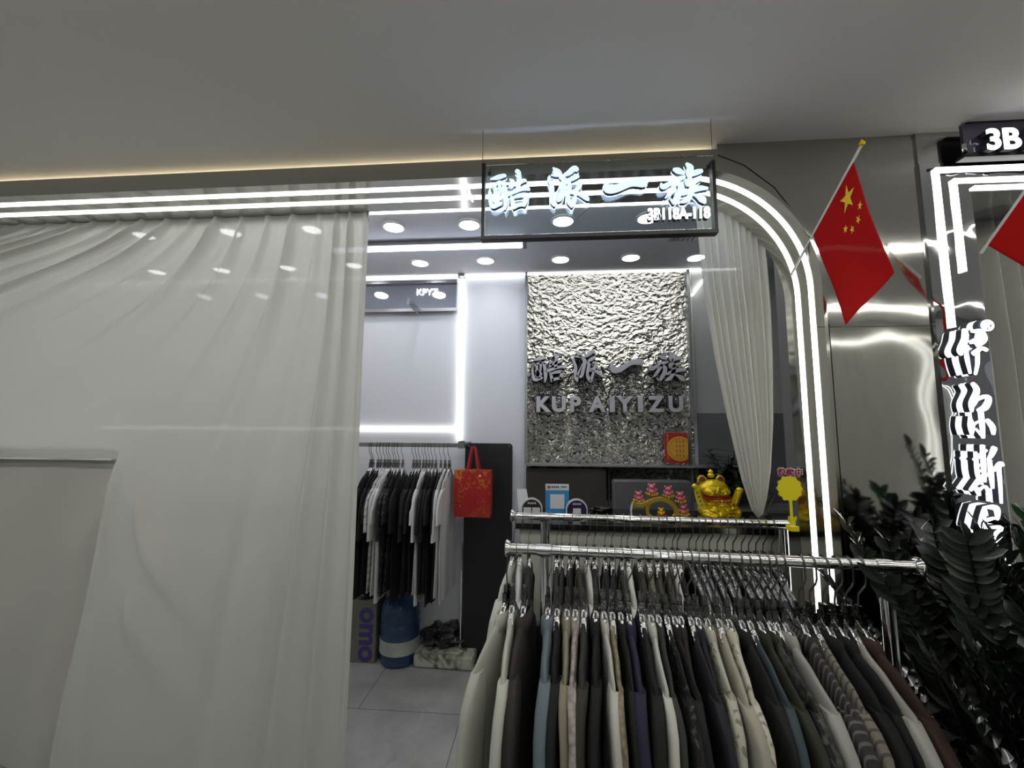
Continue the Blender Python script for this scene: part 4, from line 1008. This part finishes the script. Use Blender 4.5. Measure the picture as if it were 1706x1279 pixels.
for y in (-.032, .030):
    MB().bar([(-hw * .35, y, hh - .04), (-hw * .30, y, hh), (-.012, y * .4, ap_ - .01), (0, y * .3, ap_), (.012, y * .4, ap_ - .01), (hw * .30, y, hh), (hw * .35, y, hh - .04)], .014, .003, up=Vector((0, 1, 0))).build('handle', 'bag_strap', bag)
M['white_print'] = mat('white_print', (236, 224, 200), .5)
d = MB()
for cx_, cz_, r_ in ((-.068, hh * .36, .014), (-.072, hh * .25, .012), (-.018, hh * .72, .010), (.008, hh * .66, .010), (.026, hh * .72, .012), (-.06, hh * .62, .010), (.052, hh * .88, .009), (.058, hh * .56, .010), (.056, hh * .42, .012)):
    for k in range(5):
        aa = k * 2 * math.pi / 5; d.ball((cx_ + r_ * .6 * math.cos(aa), -.037, cz_ + r_ * .6 * math.sin(aa)), (r_ * .38, .002, r_ * .38), 8, 5)
d.build('blossom_print', 'white_print', bag)

# water bottle
p = atZ(669, 1092, 0)
wb = thing('water_bottle', 'large blue water bottle standing under the T-shirts', 'water bottle', (p.x, p.y - .05, 0))
prof = [(.10, 0), (.128, .012), (.132, .04), (.126, .055), (.132, .07), (.134, .15), (.134, .19), (.128, .20), (.134, .21), (.134, .26), (.128, .27), (.134, .28), (.134, .32), (.128, .33), (.133, .345), (.125, .38), (.09, .425), (.035, .445), (.03, .45), (.03, .485), (.002, .487)]
MB().lathe(prof, n=36).build('shell', 'blue_bottle', wb, smooth=50)
M['bottle_label'] = mat('bottle_label', (176, 184, 176), .5, var=.5)
MB().lathe([(.1345, .08), (.1362, .081), (.1362, .168), (.1345, .169)], n=36).build('label_band', 'bottle_label', wb, smooth=30)
# cardboard box and black bag beside the bottle
p = atZ(628, 1100, 0)
cb = thing('cardboard_box', 'brown cardboard box with purple lettering, half behind the curtain', 'box', (p.x - .19, p.y + .06, 0))
M['card'] = mat('cardboard', (122, 116, 108), .8, var=.08)
hb = 1.6 - (996 - 714) / F * p.y; hb = atY(620, 996, p.y).z
MB().box((0, 0, hb / 2), (.38, .20, hb)).build('carton', 'card', cb, bevel=.003)
M['purple'] = mat('purple_print', (70, 62, 130), .6)
t = text_mb('omo', .19, .002, .006, center=True, rot=Matrix.Rotation(R(90), 3, 'Y'))
t.build('lettering', 'purple', cb, loc=(.12, -.1012, hb * .45))
def blob(c, r, seed, amp, sc_, n=40, m=24):
    mb = MB(); mb.ball((0, 0, 0), 1, n, m); out = []
    for v in mb.v:
        q = Vector(v); k = 1 + amp * noise.fractal(q * sc_ + Vector((seed, 0, 0)), .8, 2, 4); q = Vector((q.x * r[0] * k, q.y * r[1] * k, max(q.z, -.8) * r[2] * k)); out.append(tuple(q + Vector(c)))
    mb.v = out; return mb
M['black_plastic'] = mat('black_plastic_bag', (12, 16, 16), .16, coat=.5, bump=(38, .9, .02))
o = blob((0, 0, .04), (.11, .10, .06), 4, .5, 1.6).build('plastic_bag', 'black_plastic', smooth=50, loc=(p.x - .10, p.y + .06, hb)); tag(o, 'black plastic bag lying on the cardboard box', 'bag')
# packaged bedding
c0 = atZ(683, 1112, 0); c1_ = atZ(783, 1119, 0); 
ang = math.atan2(c1_.y - c0.y, c1_.x - c0.x); wdt = (c1_ - c0).length
bdg = thing('bedding_pack', 'flat pack of pale green marbled bedding on the floor', 'package', ((c0.x + c1_.x) / 2, (c0.y + c1_.y) / 2, 0), ang)
def marb():
    m = mat('green_white_marbling', (170, 174, 160), .35); nt, b, L = nodes_of(m)
    tc = nt.nodes.new('ShaderNodeTexCoord'); n = nt.nodes.new('ShaderNodeTexNoise'); n.inputs['Scale'].default_value = 9; n.inputs['Detail'].default_value = 7; n.inputs['Distortion'].default_value = 1.5
    cr = nt.nodes.new('ShaderNodeValToRGB'); cr.color_ramp.elements[0].position = .38; cr.color_ramp.elements[0].color = (*s2l((92, 98, 84)), 1); cr.color_ramp.elements[1].position = .55; cr.color_ramp.elements[1].color = (*s2l((206, 206, 194)), 1)
    L.new(tc.outputs['Object'], n.inputs['Vector']); L.new(n.outputs['Fac'], cr.inputs[0]); L.new(cr.outputs[0], b.inputs['Base Color']); return m
M['marb'] = marb()
MB().box((.02, .165, .045), (wdt, .33, .085)).build('pack', 'marb', bdg, bevel=.012)
MB().box((.02, .165, .0875), (wdt + .006, .335, .004)).build('lid_edge', 'white_plain', bdg) if False else None
M['dark_cloth_gloss'] = mat('dark_bag_film', (22, 27, 27), .12, coat=.6, bump=(30, 1., .03))
o = blob((0, 0, 0), (.155, .125, .075), 11, .55, 1.7).build('plastic_bag', 'dark_cloth_gloss', smooth=50, loc=((c0.x + c1_.x) / 2 + .0, c0.y + .21, .145)); tag(o, 'crumpled dark glossy plastic bag on the marbled bedding pack', 'bag')
o = blob((0, 0, 0), (.06, .05, .035), 19, .5, 2).build('plastic_wrap', 'film', smooth=50, loc=((c0.x + c1_.x) / 2 + .17, c0.y + .27, .128)); tag(o, 'clear crumpled plastic wrap at the right of the bedding pack', 'wrapping')

# ================================================================== COUNTER AND ITEMS
ZK = atY(880, 858, 2.4).z
ct = thing('counter', 'pale service counter with black edged top behind the racks', 'counter', (.5, 2.42, 0))
xa = atY(858, 880, 2.2).x; M['counter_front'] = mat('beige_counter_front', (176, 177, 168), .5, bump=(30, .2, .01))
MB().box2((xa - .5 + .02, -.19, .0), (.74, .22, ZK - .03)).build('body', 'counter_front', ct)
M['black_top'] = mat('black_counter_top', (16, 17, 16), .15)
MB().box2((xa - .5, -.22, ZK - .03), (.76, .23, ZK - .001)).build('worktop', 'black_top', ct, bevel=.002)
def on_counter(x, Y=2.4): q = atY(x, 860, Y); return Vector((q.x, Y, ZK))
# payment cards
M['card_blue'] = mat('blue_card', (60, 140, 200), .35); M['card_white'] = mat('white_card', (214, 218, 222), .4); M['ink'] = mat('dark_ink', (28, 28, 34), .5)
sc24 = 2.4 / F
q = on_counter(928.5)
e = thing('payment_card', 'tall blue and white payment card standing on the counter', 'card stand', q + Vector((0, .0, .0)), R(3))
MB().box((0, 0, .088), (.130, .006, .170)).build('board', 'card_blue', e); MB().box((0, -.0035, .156), (.130, .002, .034)).build('header', 'card_white', e)
MB().box((0, -.0035, .078), (.078, .002, .078)).build('blank_square', 'card_white', e)
dd = MB().box((-.046, -.0052, .156), (.014, .002, .014)); dd.build('red_mark', 'red', e)
dd = MB(); [dd.box((-.028 + k * .011, -.0052, .157), (.007, .002, .009)) for k in range(4)]; [dd.box((.025 + k * .008, -.0052, .158), (.005, .002, .008)) for k in range(4)]; dd.build('print', 'ink', e)
MB().box((0, .02, .003), (.13, .06, .006)).build('base', 'card_white', e)
q = on_counter(921, 2.34)
e = thing('paper_strip', 'small white strip label lying in front of the blue card', 'label', q); MB().box((0, 0, .008), (.125, .012, .016)).build('strip', 'card_white', e)
def dome(x, lb, col, two):
    q = on_counter(x, 2.36); e = thing('payment_stand', lb, 'card stand', q, R(rnd.uniform(-6, 6)), 'round topped payment stands')
    P = [(-.058, 0)] + [(-.058 * math.cos(R(k)), .045 + .056 * math.sin(R(k))) for k in range(0, 181, 12)] + [(.058, 0)]
    MB().prism(P, -.004, .012).build('rim', 'card_white', e, smooth=40)
    P = [(x_ * .9, z_ * .92) for x_, z_ in P]; MB().prism(P, -.007, -.004).build('face', col, e)
    for xx in ((-.024, .024) if two else (.0,)): MB().box((xx, -.008, .030), (.042, .002, .042)).build('blank_square', 'card_white', e)
    d = MB(); [d.box((-.018 + k * .012, -.008, .074), (.008, .002, .009)) for k in range(4)]; d.build('print', 'card_white', e)
M['purple_face'] = mat('purple_face', (48, 34, 66), .3); M['brown_face'] = mat('brown_face', (48, 40, 38), .3)
dome(886, 'round topped brown payment stand at the left end of the counter', 'brown_face', True)
dome(961, 'round topped purple payment stand right of the blue card', 'purple_face', False)
q = on_counter(874, 2.5); e = thing('paper_slip', 'translucent white slip leaning behind the left payment stand', 'paper', q, R(20))
MB().add([(-.035, 0, 0), (.035, 0, 0), (.02, .03, .125), (-.04, .03, .125), (-.035, .002, 0), (.035, .002, 0), (.02, .032, .125), (-.04, .032, .125)], [(0, 1, 2, 3), (7, 6, 5, 4), (0, 4, 5, 1), (1, 5, 6, 2), (2, 6, 7, 3), (3, 7, 4, 0)]).build('sheet', 'card_white', e)
q = on_counter(1000, 2.55); o = blob((0, 0, 0), (.07, .04, .018), 3, .3, 2, 20, 10).build('pouch', 'black', smooth=50, loc=q + Vector((0, 0, .016))); tag(o, 'small black pouch lying right of the purple payment stand', 'pouch')

# chair behind the counter
p = atY(1085, 830, 2.88)
ch = thing('office_chair', 'grey padded chair with film wrapped backrest behind the counter', 'chair', (p.x, 2.84, 0))
wch = (atY(1150, 830, 2.88).x - atY(1020, 830, 2.88).x) / 2; zt2 = atY(1085, 799, 2.88).z
M['chair'] = mat('grey_chair_leather', (98, 99, 102), .28, bump=(8, .3, .02))
MB().prism(rrect(-wch, .75, wch, zt2, .02), .0, .08).build('backrest', 'chair', ch, bevel=.01)
MB().prism(rrect(-wch + .03, .42, wch - .03, .52, .03), -.15, .14).build('seat', 'chair', ch, bevel=.01)
MB().box2((-.03, .1, .45), (.03, .13, .8)).build('back_support', 'black', ch); MB().tube([(0, 0, .04), (0, 0, .44)], .025, 12).build('column', 'black_metal', ch)
for k in range(5): aa = k * 2 * math.pi / 5; MB().bar([(0, 0, .06), (.2 * math.cos(aa), .2 * math.sin(aa), .03)], .03, .03).build('leg', 'black', ch)

# side cabinet and plant behind the cat
sc_ = thing('side_cabinet', 'low grey side cabinet behind the golden cat', 'cabinet', (atY(1222, 850, 2.95).x + .1, 2.95, 0))
zsc = atY(1215, 842, 2.95).z
MB().box2((-.22, -.12, 0), (.35, .14, zsc - .02)).build('body', 'grey_dark', sc_); MB().box2((-.23, -.13, zsc - .02), (.36, .14, zsc)).build('top', 'trim_metal', sc_)
M['vase'] = glassy('vase_glass', (200, 205, 200), 1.6, .03)
pv = Vector((atY(1218, 842, 2.93).x, 2.93, zsc))
pl = thing('potted_plant', 'leafy green plant in a glass vase behind the golden cat', 'plant', pv)
MB().lathe([(.03, 0), (.045, .01), (.05, .06), (.04, .11), (.045, .14), (.043, .14), (.037, .11), (.045, .06), (.04, .012), (.001, .01)], n=24).build('vase', 'vase', pl, smooth=50)
def leaf(mb, base, d, up, L, w, curl=.3, n=5):
    d = d.normalized(); side = d.cross(up)
    if side.length < 1e-3: side = Vector((1, 0, 0))
    side.normalize(); nn = side.cross(d).normalized(); rows = []
    for i in range(n + 1):
        t = i / n; c = base + d * (L * t) - nn * (curl * L * t * t) ; ww = w * math.sin(math.pi * min(1, t * .93 + .05)) ** .75 * .5 if i < n else w * .02
        rows.append([c - side * ww + nn * ww * .25, c, c + side * ww + nn * ww * .25])
    mb.grid(rows)
for s in range(15):
    mb = MB(); st = MB(); a0 = g0 = rnd.uniform(0, 6.28); h = rnd.uniform(.16, .34); lean = rnd.uniform(.03, .16)
    P = [Vector((lean * math.cos(a0) * t * t, lean * math.sin(a0) * t * t, .05 + h * t)) for t in (0, .25, .5, .75, 1)]
    fr_ = st.tube(P, .003, 6).build('stem', 'stem', pl, smooth=50)
    for k in range(9):
        t = .35 + .65 * k / 8; b0 = P[min(3, int(t * 4))].lerp(P[min(4, int(t * 4) + 1)], t * 4 % 1); aa = a0 + k * 2.4
        leaf(mb, b0, Vector((math.cos(aa), math.sin(aa), rnd.uniform(-.2, .7))), Vector((0, 0, 1)), rnd.uniform(.10, .15), .036, .4)
    mb.build('foliage', 'leaf_light' if s % 2 else 'leaf', pl, smooth=60)

# golden arch ornament with pink figures
def cpt(x, y, Y): p = atY(x, y, Y); return Vector((p.x, Y, p.z))
q = on_counter(1101, 2.34)
e = thing('arch_ornament', 'golden arched ornament with small pink figures on the counter', 'figurine', q); Q = Vector(q)
def z6(a, b, Y=2.34): return cpt(860 + a / 4.265, 740 + b / 4.265, Y) - Q + Vector((0, 0, 0))
MB().bar([z6(*t) for t in ((826, 405), (850, 428), (890, 432), (935, 415), (975, 395), (1020, 388), (1070, 398), (1110, 425), (1135, 462), (1138, 500), (1120, 518))], .026, .020, up=Vector((0, 1, 0))).build('arch', 'gold_dark', e, smooth=50, bevel=.003)
MB().bar([z6(*t) for t in ((975, 400), (945, 425), (930, 460), (935, 495), (960, 515))], .018, .012, up=Vector((0, 1, 0))).build('arch_leg', 'gold_dark', e, bevel=.003)
MB().bar([z6(*t) for t in ((826, 405), (835, 440), (850, 452))], .012, .008, up=Vector((0, 1, 0))).build('scroll', 'gold_dark', e)
MB().box2((z6(820, 500).x, -.02, 0), (z6(1250, 500).x, .03, .008)).build('base', 'gold_dark', e)
MB().bar([z6(820, 515), z6(815, 470), z6(826, 410)], .004, .03).build('side_panel', 'card_white', e)
figs = [(870, 372, 1.), (963, 325, 1.15), (1080, 340, 1.1), (1165, 378, 1.05), (1188, 470, 1.1), (1030, 480, .8)]
for k, (a, b, s_) in enumerate(figs):
    c = z6(a, b + 10); kk = .0125 * s_ * 1.15
    f = MB().ball((c.x, 0, c.z), (kk * 1.2, kk, kk)).ball((c.x, -.002, c.z + kk * 1.5), (kk * .95, kk * .9, kk * .85)).ball((c.x - kk * .9, 0, c.z + kk * 2.2), (kk * .4, kk * .25, kk * .5), 8, 6).ball((c.x + kk * .9, 0, c.z + kk * 2.2), (kk * .4, kk * .25, kk * .5), 8, 6)
    f.ball((c.x - kk * 1.3, -.004, c.z + kk * .5), (kk * .4, kk * .4, kk * .7), 8, 6).ball((c.x + kk * 1.3, -.004, c.z + kk * .5), (kk * .4, kk * .4, kk * .7), 8, 6).ball((c.x, -kk * .95, c.z + kk * 1.4), (kk * .35, kk * .25, kk * .25), 8, 6)
    fg = f.build('figure', 'pink' if k != 5 else 'gold', e, smooth=60)
    b_ = MB()
    for j in range(-2, 3): b_.ball((c.x + j * kk * .75, -.001, c.z - kk * (1.2 - .18 * abs(j) * 1.0)), (kk * .42, kk * .9, kk * .75), 8, 6, rot=Matrix.Rotation(R(j * 22), 3, 'Y'))
    b_.build('lotus_seat', 'gold_dark' if k != 5 else 'red', fg, smooth=60)
MB().box2((z6(1165, 500).x, -.012, .008), (z6(1215, 500).x, .012, z6(1180, 510).z + .03)).build('pillar', 'gold_dark', e, bevel=.004)

# golden beckoning cat
YC = 2.36; q = on_counter(1197, YC); cat = thing('lucky_cat', 'golden beckoning cat figurine with red collar on the counter', 'figurine', q); Q = Vector(q)
def zc(a, b, Y=YC): return cpt(1140 + a / 7.108, 770 + b / 7.108, Y) - Q
u = (zc(100, 0) - zc(0, 0)).x / 100     # metres per zoomed unit
def meta(balls, res=.006):
    mbd = bpy.data.metaballs.new('m'); mbd.resolution = res; mbd.render_resolution = res; mbd.threshold = .3
    for c, r in balls:
        el = mbd.elements.new(); el.type = 'ELLIPSOID'; el.co = c; el.radius = 1.0; k = 1.25
        el.size_x, el.size_y, el.size_z = (r[0] * k, r[1] * k, r[2] * k); el.radius = 1.
    o = bpy.data.objects.new('m', mbd); COL.objects.link(o); bpy.context.view_layer.update()
    me = bpy.data.meshes.new_from_object(o.evaluated_get(bpy.context.evaluated_depsgraph_get())); mb = MB(); mb.add([v.co.copy() for v in me.vertices], [tuple(p.vertices) for p in me.polygons])
    bpy.data.objects.remove(o); bpy.data.metaballs.remove(mbd); return mb
hc = zc(335, 305); bc = zc(390, 560)
body = MB().ball((bc.x, .0, bc.z + .0), (225 * u, .075, 125 * u), 32, 18).ball((bc.x - .02, -.02, bc.z - .01), (170 * u, .075, 100 * u), 24, 14).ball((zc(400, 450).x, 0, zc(400, 450).z), (150 * u, .06, 95 * u), 24, 14)
body.ball((zc(600, 590).x, -.02, zc(600, 590).z), (55 * u, .03, 60 * u), 16, 10).ball((zc(250, 600).x, -.04, zc(250, 600).z), (70 * u, .04, 55 * u), 16, 10).box2((zc(190, 0).x, -.07, 0), (zc(640, 0).x, .06, .012))
body.build('body', 'gold', cat, smooth=60)
hd = MB().ball((hc.x, -.01, hc.z), (168 * u, .062, 108 * u), 36, 20).ball((zc(270, 345).x, -.045, zc(270, 335).z), (80 * u, .03, 55 * u), 16, 10).ball((zc(420, 345).x, -.045, zc(420, 335).z), (80 * u, .03, 55 * u), 16, 10).ball((zc(345, 280).x, -.071, zc(345, 285).z), (14 * u, .006, 10 * u), 10, 6)
hdo = hd.build('head', 'gold', cat, smooth=60)
for sgn, ex in ((-1, 205), (1, 420)):
    c = zc(ex, 195)
    P = [(c.x - 55 * u, c.z - 40 * u), (c.x + 55 * u, c.z - 40 * u), (c.x + 48 * u, c.z + 15 * u), (c.x + 15 * u, c.z + 45 * u), (c.x - 15 * u, c.z + 45 * u), (c.x - 48 * u, c.z + 15 * u)]
    er = MB().prism(P, -.012, .008).build('ear', 'gold', hdo, bevel=.004, smooth=50)
    P2 = [(c.x + (x - c.x) * .68, c.z + (z - c.z) * .68) for x, z in P]; M.setdefault('maroon', mat('maroon', (96, 26, 24), .4)); MB().prism(P2, -.016, -.012).build('inner_ear', 'maroon', hdo)
cr_ = zc(310, 150); mb = MB().lathe([(32 * u, -25 * u), (42 * u, 5 * u), (36 * u, 10 * u), (22 * u, 30 * u), (30 * u, 40 * u), (24 * u, 55 * u), (8 * u, 68 * u), (1 * u, 70 * u)], (cr_.x, -.005, cr_.z), 16); mb.build('crown', 'gold', hdo, smooth=50)
# face lines: closed eyes, whisker line, smile
M['gold_line'] = mat('dark_gold_line', (96, 72, 14), .4)
fl_ = MB()
def arc(pts, r=.0011): fl_.tube([zc(a, b, YC) + Vector((0, -yy, 0)) for a, b, yy in pts], r, 6)
arc([(232, 280, .068), (258, 256, .073), (290, 250, .0745), (318, 262, .0735)]); arc([(360, 262, .0735), (390, 250, .0745), (420, 256, .072), (446, 280, .066)])
arc([(262, 318, .0765), (300, 332, .0775), (338, 318, .075), (346, 300, .0765), (354, 318, .075), (392, 332, .0775), (430, 318, .076)])
fl_.build('face_lines', 'gold_line', hdo)
nk = zc(370, 412); MB().loft([[(nk.x + 165 * u * math.cos(R(a)) * k, .062 * math.sin(R(a)) * k, nk.z + dz) for a in range(0, 360, 12)] for k, dz in ((.96, .008), (1.04, .006), (1.05, -.004), (.96, -.007))]).build('collar', 'red', cat, smooth=50)
mb = MB()
for a in range(185, 356, 14): mb.ball((nk.x + 172 * u * math.cos(R(a)), .066 * math.sin(R(a)), nk.z - .014), .0045, 8, 6)
mb.build('collar_beads', 'red', cat, smooth=60)
# arm holding the scroll, raised arm
MB().tube([zc(230, 500) + Vector((0, -.03, 0)), zc(160, 430) + Vector((0, -.045, 0)), zc(120, 330) + Vector((0, -.05, 0)), zc(95, 270) + Vector((0, -.05, 0))], .016, 12, [1.1, .9, .75, .8]).ball(zc(88, 268) + Vector((0, -.05, 0)), (38 * u, .014, 30 * u)).build('arm', 'gold', cat, smooth=60)
MB().tube([zc(560, 500) + Vector((0, -.01, 0)), zc(585, 430) + Vector((0, -.025, 0)), zc(610, 350) + Vector((0, -.03, 0)), zc(625, 318) + Vector((0, -.032, 0))], .019, 14, [1.2, 1.0, .9, .9]).ball(zc(622, 318) + Vector((0, -.034, 0)), (44 * u, .016, 34 * u)).build('arm', 'gold', cat, smooth=60)
rib = [zc(a, b) for a, b in ((65, 300), (68, 340), (80, 400), (100, 460), (125, 515), (150, 545))]; rows = []
for i, r_ in enumerate(rib):
    nx_ = zc((130, 128, 140, 160, 190, 215)[i], (300, 330, 385, 440, 485, 510)[i]); rows.append([r_ + Vector((0, -.068, 0)), nx_ + Vector((0, -.068, 0)), nx_ + Vector((0, -.064, 0)), r_ + Vector((0, -.064, 0))])
M['scroll'] = mat('scroll_yellow', (206, 190, 40), .35, .2)
sl = MB().loft(rows).build('scroll', 'scroll', cat)
for k, chx in enumerate('日进斗金'):
    c = zc(102 + k * 17, 338 + k * 47); text_mb(chx, .0105, .001, .0004, center=True).build('scroll_lettering', 'ink', sl, loc=c + Vector((0, -.0688, 0)))
# coins and ingots heaped over the belly
cn = MB(); g = random.Random(5)
for k in range(70):
    a = g.uniform(200, 340); zz = g.uniform(470, 640); c = zc(g.uniform(200, 580), zz); tt = (c.x - bc.x) / (225 * u); yy = -.078 * math.sqrt(max(.05, 1 - tt * tt)) * (1 if zz > 500 else .86)
    ro = Matrix.Rotation(g.uniform(0, 6), 3, 'Z') @ Matrix.Rotation(g.uniform(.2, 1.5), 3, 'X')
    cn.ball((c.x, yy, c.z), (.011, .011, .0035), 12, 5, rot=ro)
cn.ball(zc(285, 530) + Vector((0, -.085, 0)), (60 * u, .02, 26 * u)).ball(zc(285, 508) + Vector((0, -.085, 0)), (34 * u, .018, 26 * u)).ball(zc(290, 600) + Vector((0, -.088, 0)), (80 * u, .02, 22 * u)).ball(zc(290, 585) + Vector((0, -.088, 0)), (40 * u, .018, 26 * u))
cn.build('coin_heap', 'gold', cat, smooth=60)
cn = MB(); 
for k in range(26):
    zz = g.uniform(440, 520) if k < 16 else g.uniform(560, 640); c = zc(g.uniform(300, 540) if k < 16 else g.uniform(380, 560), zz); cn.ball((c.x, -.07 if k < 16 else -.078, c.z), (.0035, .004, .0035), 6, 4)
cn.build('red_ornament', 'maroon', cat)

# yellow tag holder on the rear rail
def ztag(a, b, Y): return cpt(1266 + a / 3.875, 700 + b / 3.875, Y)
YT = 1.69; q = ztag(195, 680, YT)
M['tag_yellow'] = mat('tag_yellow', (226, 212, 24), .45); M['tag_red'] = mat('tag_maroon', (150, 24, 60), .5)
tg = thing('price_tag', 'yellow flower shaped hot sale tag clipped at the rear rail end', 'tag', q); Q = Vector(q)
c = ztag(192, 440, YT) - Q; rr_ = 72 / 3.875 * YT / F; P = []
for k in range(72): a = 2 * math.pi * k / 72; r_ = rr_ * (1 + .07 * math.cos(a * 12)); P.append((c.x + r_ * .98 * math.cos(a), c.z + r_ * 1.05 * math.sin(a)))
MB().prism(P, -.001, .002).build('flower_disc', 'tag_yellow', tg)
h = ztag(192, 335, YT) - Q
d = text_mb('热卖中', .030, .001, .0030, center=True); d.build('word_backing', 'card_white', tg, loc=(h.x, -.0012, h.z)); text_mb('热卖中', .030, .0012, .0009, center=True).build('word', 'tag_red', tg, loc=(h.x, -.0025, h.z))
d = MB(); [d.ball((c.x + rr_ * math.cos(R(a)), -.0015, c.z + rr_ * 1.05 * math.sin(R(a))), (.0022, .001, .0022), 6, 4) for a in range(-60, 60, 13)]; [d.ball((c.x + rr_ * math.cos(R(a)), -.0015, c.z + rr_ * 1.05 * math.sin(R(a))), (.0018, .001, .0018), 6, 4) for a in range(150, 215, 15)]; d.build('edge_dots', 'tag_red', tg)
s1 = ztag(200, 515, YT) - Q; MB().box2((s1.x - .0045, 0, 0), (s1.x + .0045, .003, s1.z)).build('stalk', 'tag_yellow', tg)
for sg_ in (-1, 1):
    mb = MB(); b0 = Vector((s1.x, .001, .004)); leaf(mb, b0, Vector((sg_ * .45, -.05, 1)), Vector((0, 1, 0)), .036, .014, .1); o = mb.build('tag_leaf', 'tag_yellow', tg); so = o.modifiers.new('t', 'SOLIDIFY'); so.thickness = .0015
MB().box2((s1.x - .016, -.016, -.018), (s1.x + .016, .018, .001)).build('clip', 'tag_yellow', tg, bevel=.002)

# ================================================================== PLANTS
def zz_plant(loc, label, n, hgt, seed, lean=None, leafmat=('leaf',), r=.16, ph=.36, L0=.072, spread=.5):
    g = random.Random(seed); e = thing('potted_plant', label, 'plant', loc, group='dark green plants by the racks')
    MB().lathe([(r * .72, 0), (r, ph * .95), (r * 1.05, ph), (r * .96, ph), (r * .9, ph * .92), (.001, ph * .92)], n=28).build('pot', 'pot', e, smooth=50)
    MB().lathe([(r * .9, ph * .90), (r * .9, ph * .93), (.001, ph * .94)], n=20).build('soil', 'soil', e)
    for s in range(n):
        a = g.uniform(0, 6.283) if lean is None or g.random() < .4 else lean + g.uniform(-.7, .7)
        ln = hgt * g.uniform(.72, 1.05); bend = g.uniform(.15, 1.) * spread
        P = []; b = Vector((g.uniform(-.05, .05), g.uniform(-.05, .05), ph * .92)); N = 12
        for k in range(N + 1):
            t = k / N; P.append(b + Vector((math.cos(a) * bend * ln * t ** 1.7, math.sin(a) * bend * ln * t ** 1.7, ln * (t - .22 * bend * t ** 2.6))))
        mb = MB().tube(P, .0062, 6, [1.2 - .9 * k / N for k in range(N + 1)])
        npair = int(ln / .034)
        for k in range(npair):
            t = .30 + .70 * (k + .5) / npair; f = t * N; i = min(N - 1, int(f)); c = P[i].lerp(P[i + 1], f - i); d = (P[i + 1] - P[i]).normalized()
            sd = d.cross(Vector((math.sin(a + .3), -math.cos(a), .25))).normalized() if abs(d.z) > .98 else d.cross(Vector((0, 0, 1))).normalized()
            for s2 in (-1, 1):
                dr = (sd * s2 * 1.0 + d * g.uniform(.55, .9) + Vector((0, 0, g.uniform(.0, .3)))).normalized()
                leaf(mb, c, dr, (d.cross(sd) * (1) + Vector((g.uniform(-.3, .3), g.uniform(-.3, .3), .6))), L0 * g.uniform(.8, 1.15) * (1 - .3 * abs(t - .6)), L0 * .40, g.uniform(.05, .3), 5)
        leaf(mb, P[-1], (P[-1] - P[-2]), Vector((0, 0, 1)) + Vector((.3, -.3, 0)), L0 * .9, L0 * .35, .1)
        mb.build('frond', leafmat[s % len(leafmat)], e, smooth=60)
zz_plant((1.26, 1.40, 0), 'dark leafy plant at the steel wall, behind the end of the front rack', 20, 1.02, 1, lean=R(195), spread=.45, r=.13)
zz_plant((1.46, 1.30, 0), 'dark leafy plant in front of the lowest lit characters', 20, 1.00, 2, lean=R(115), spread=.40, r=.13)
zz_plant((1.13, .96, 0), 'dark leafy plant nearest the camera beside the rust brown shirt', 22, .86, 3, lean=R(120), L0=.074, spread=.34, r=.12)
zz_plant((1.34, 1.06, 0), 'dark leafy plant filling the lower right corner', 22, .98, 4, lean=R(140), L0=.074, spread=.36, r=.12)
zz_plant((1.78, 1.42, 0), 'greener leafy plant at the right edge before the curtain', 18, 1.20, 5, lean=R(185), leafmat=('leaf_light', 'leaf'), spread=.45, r=.13)
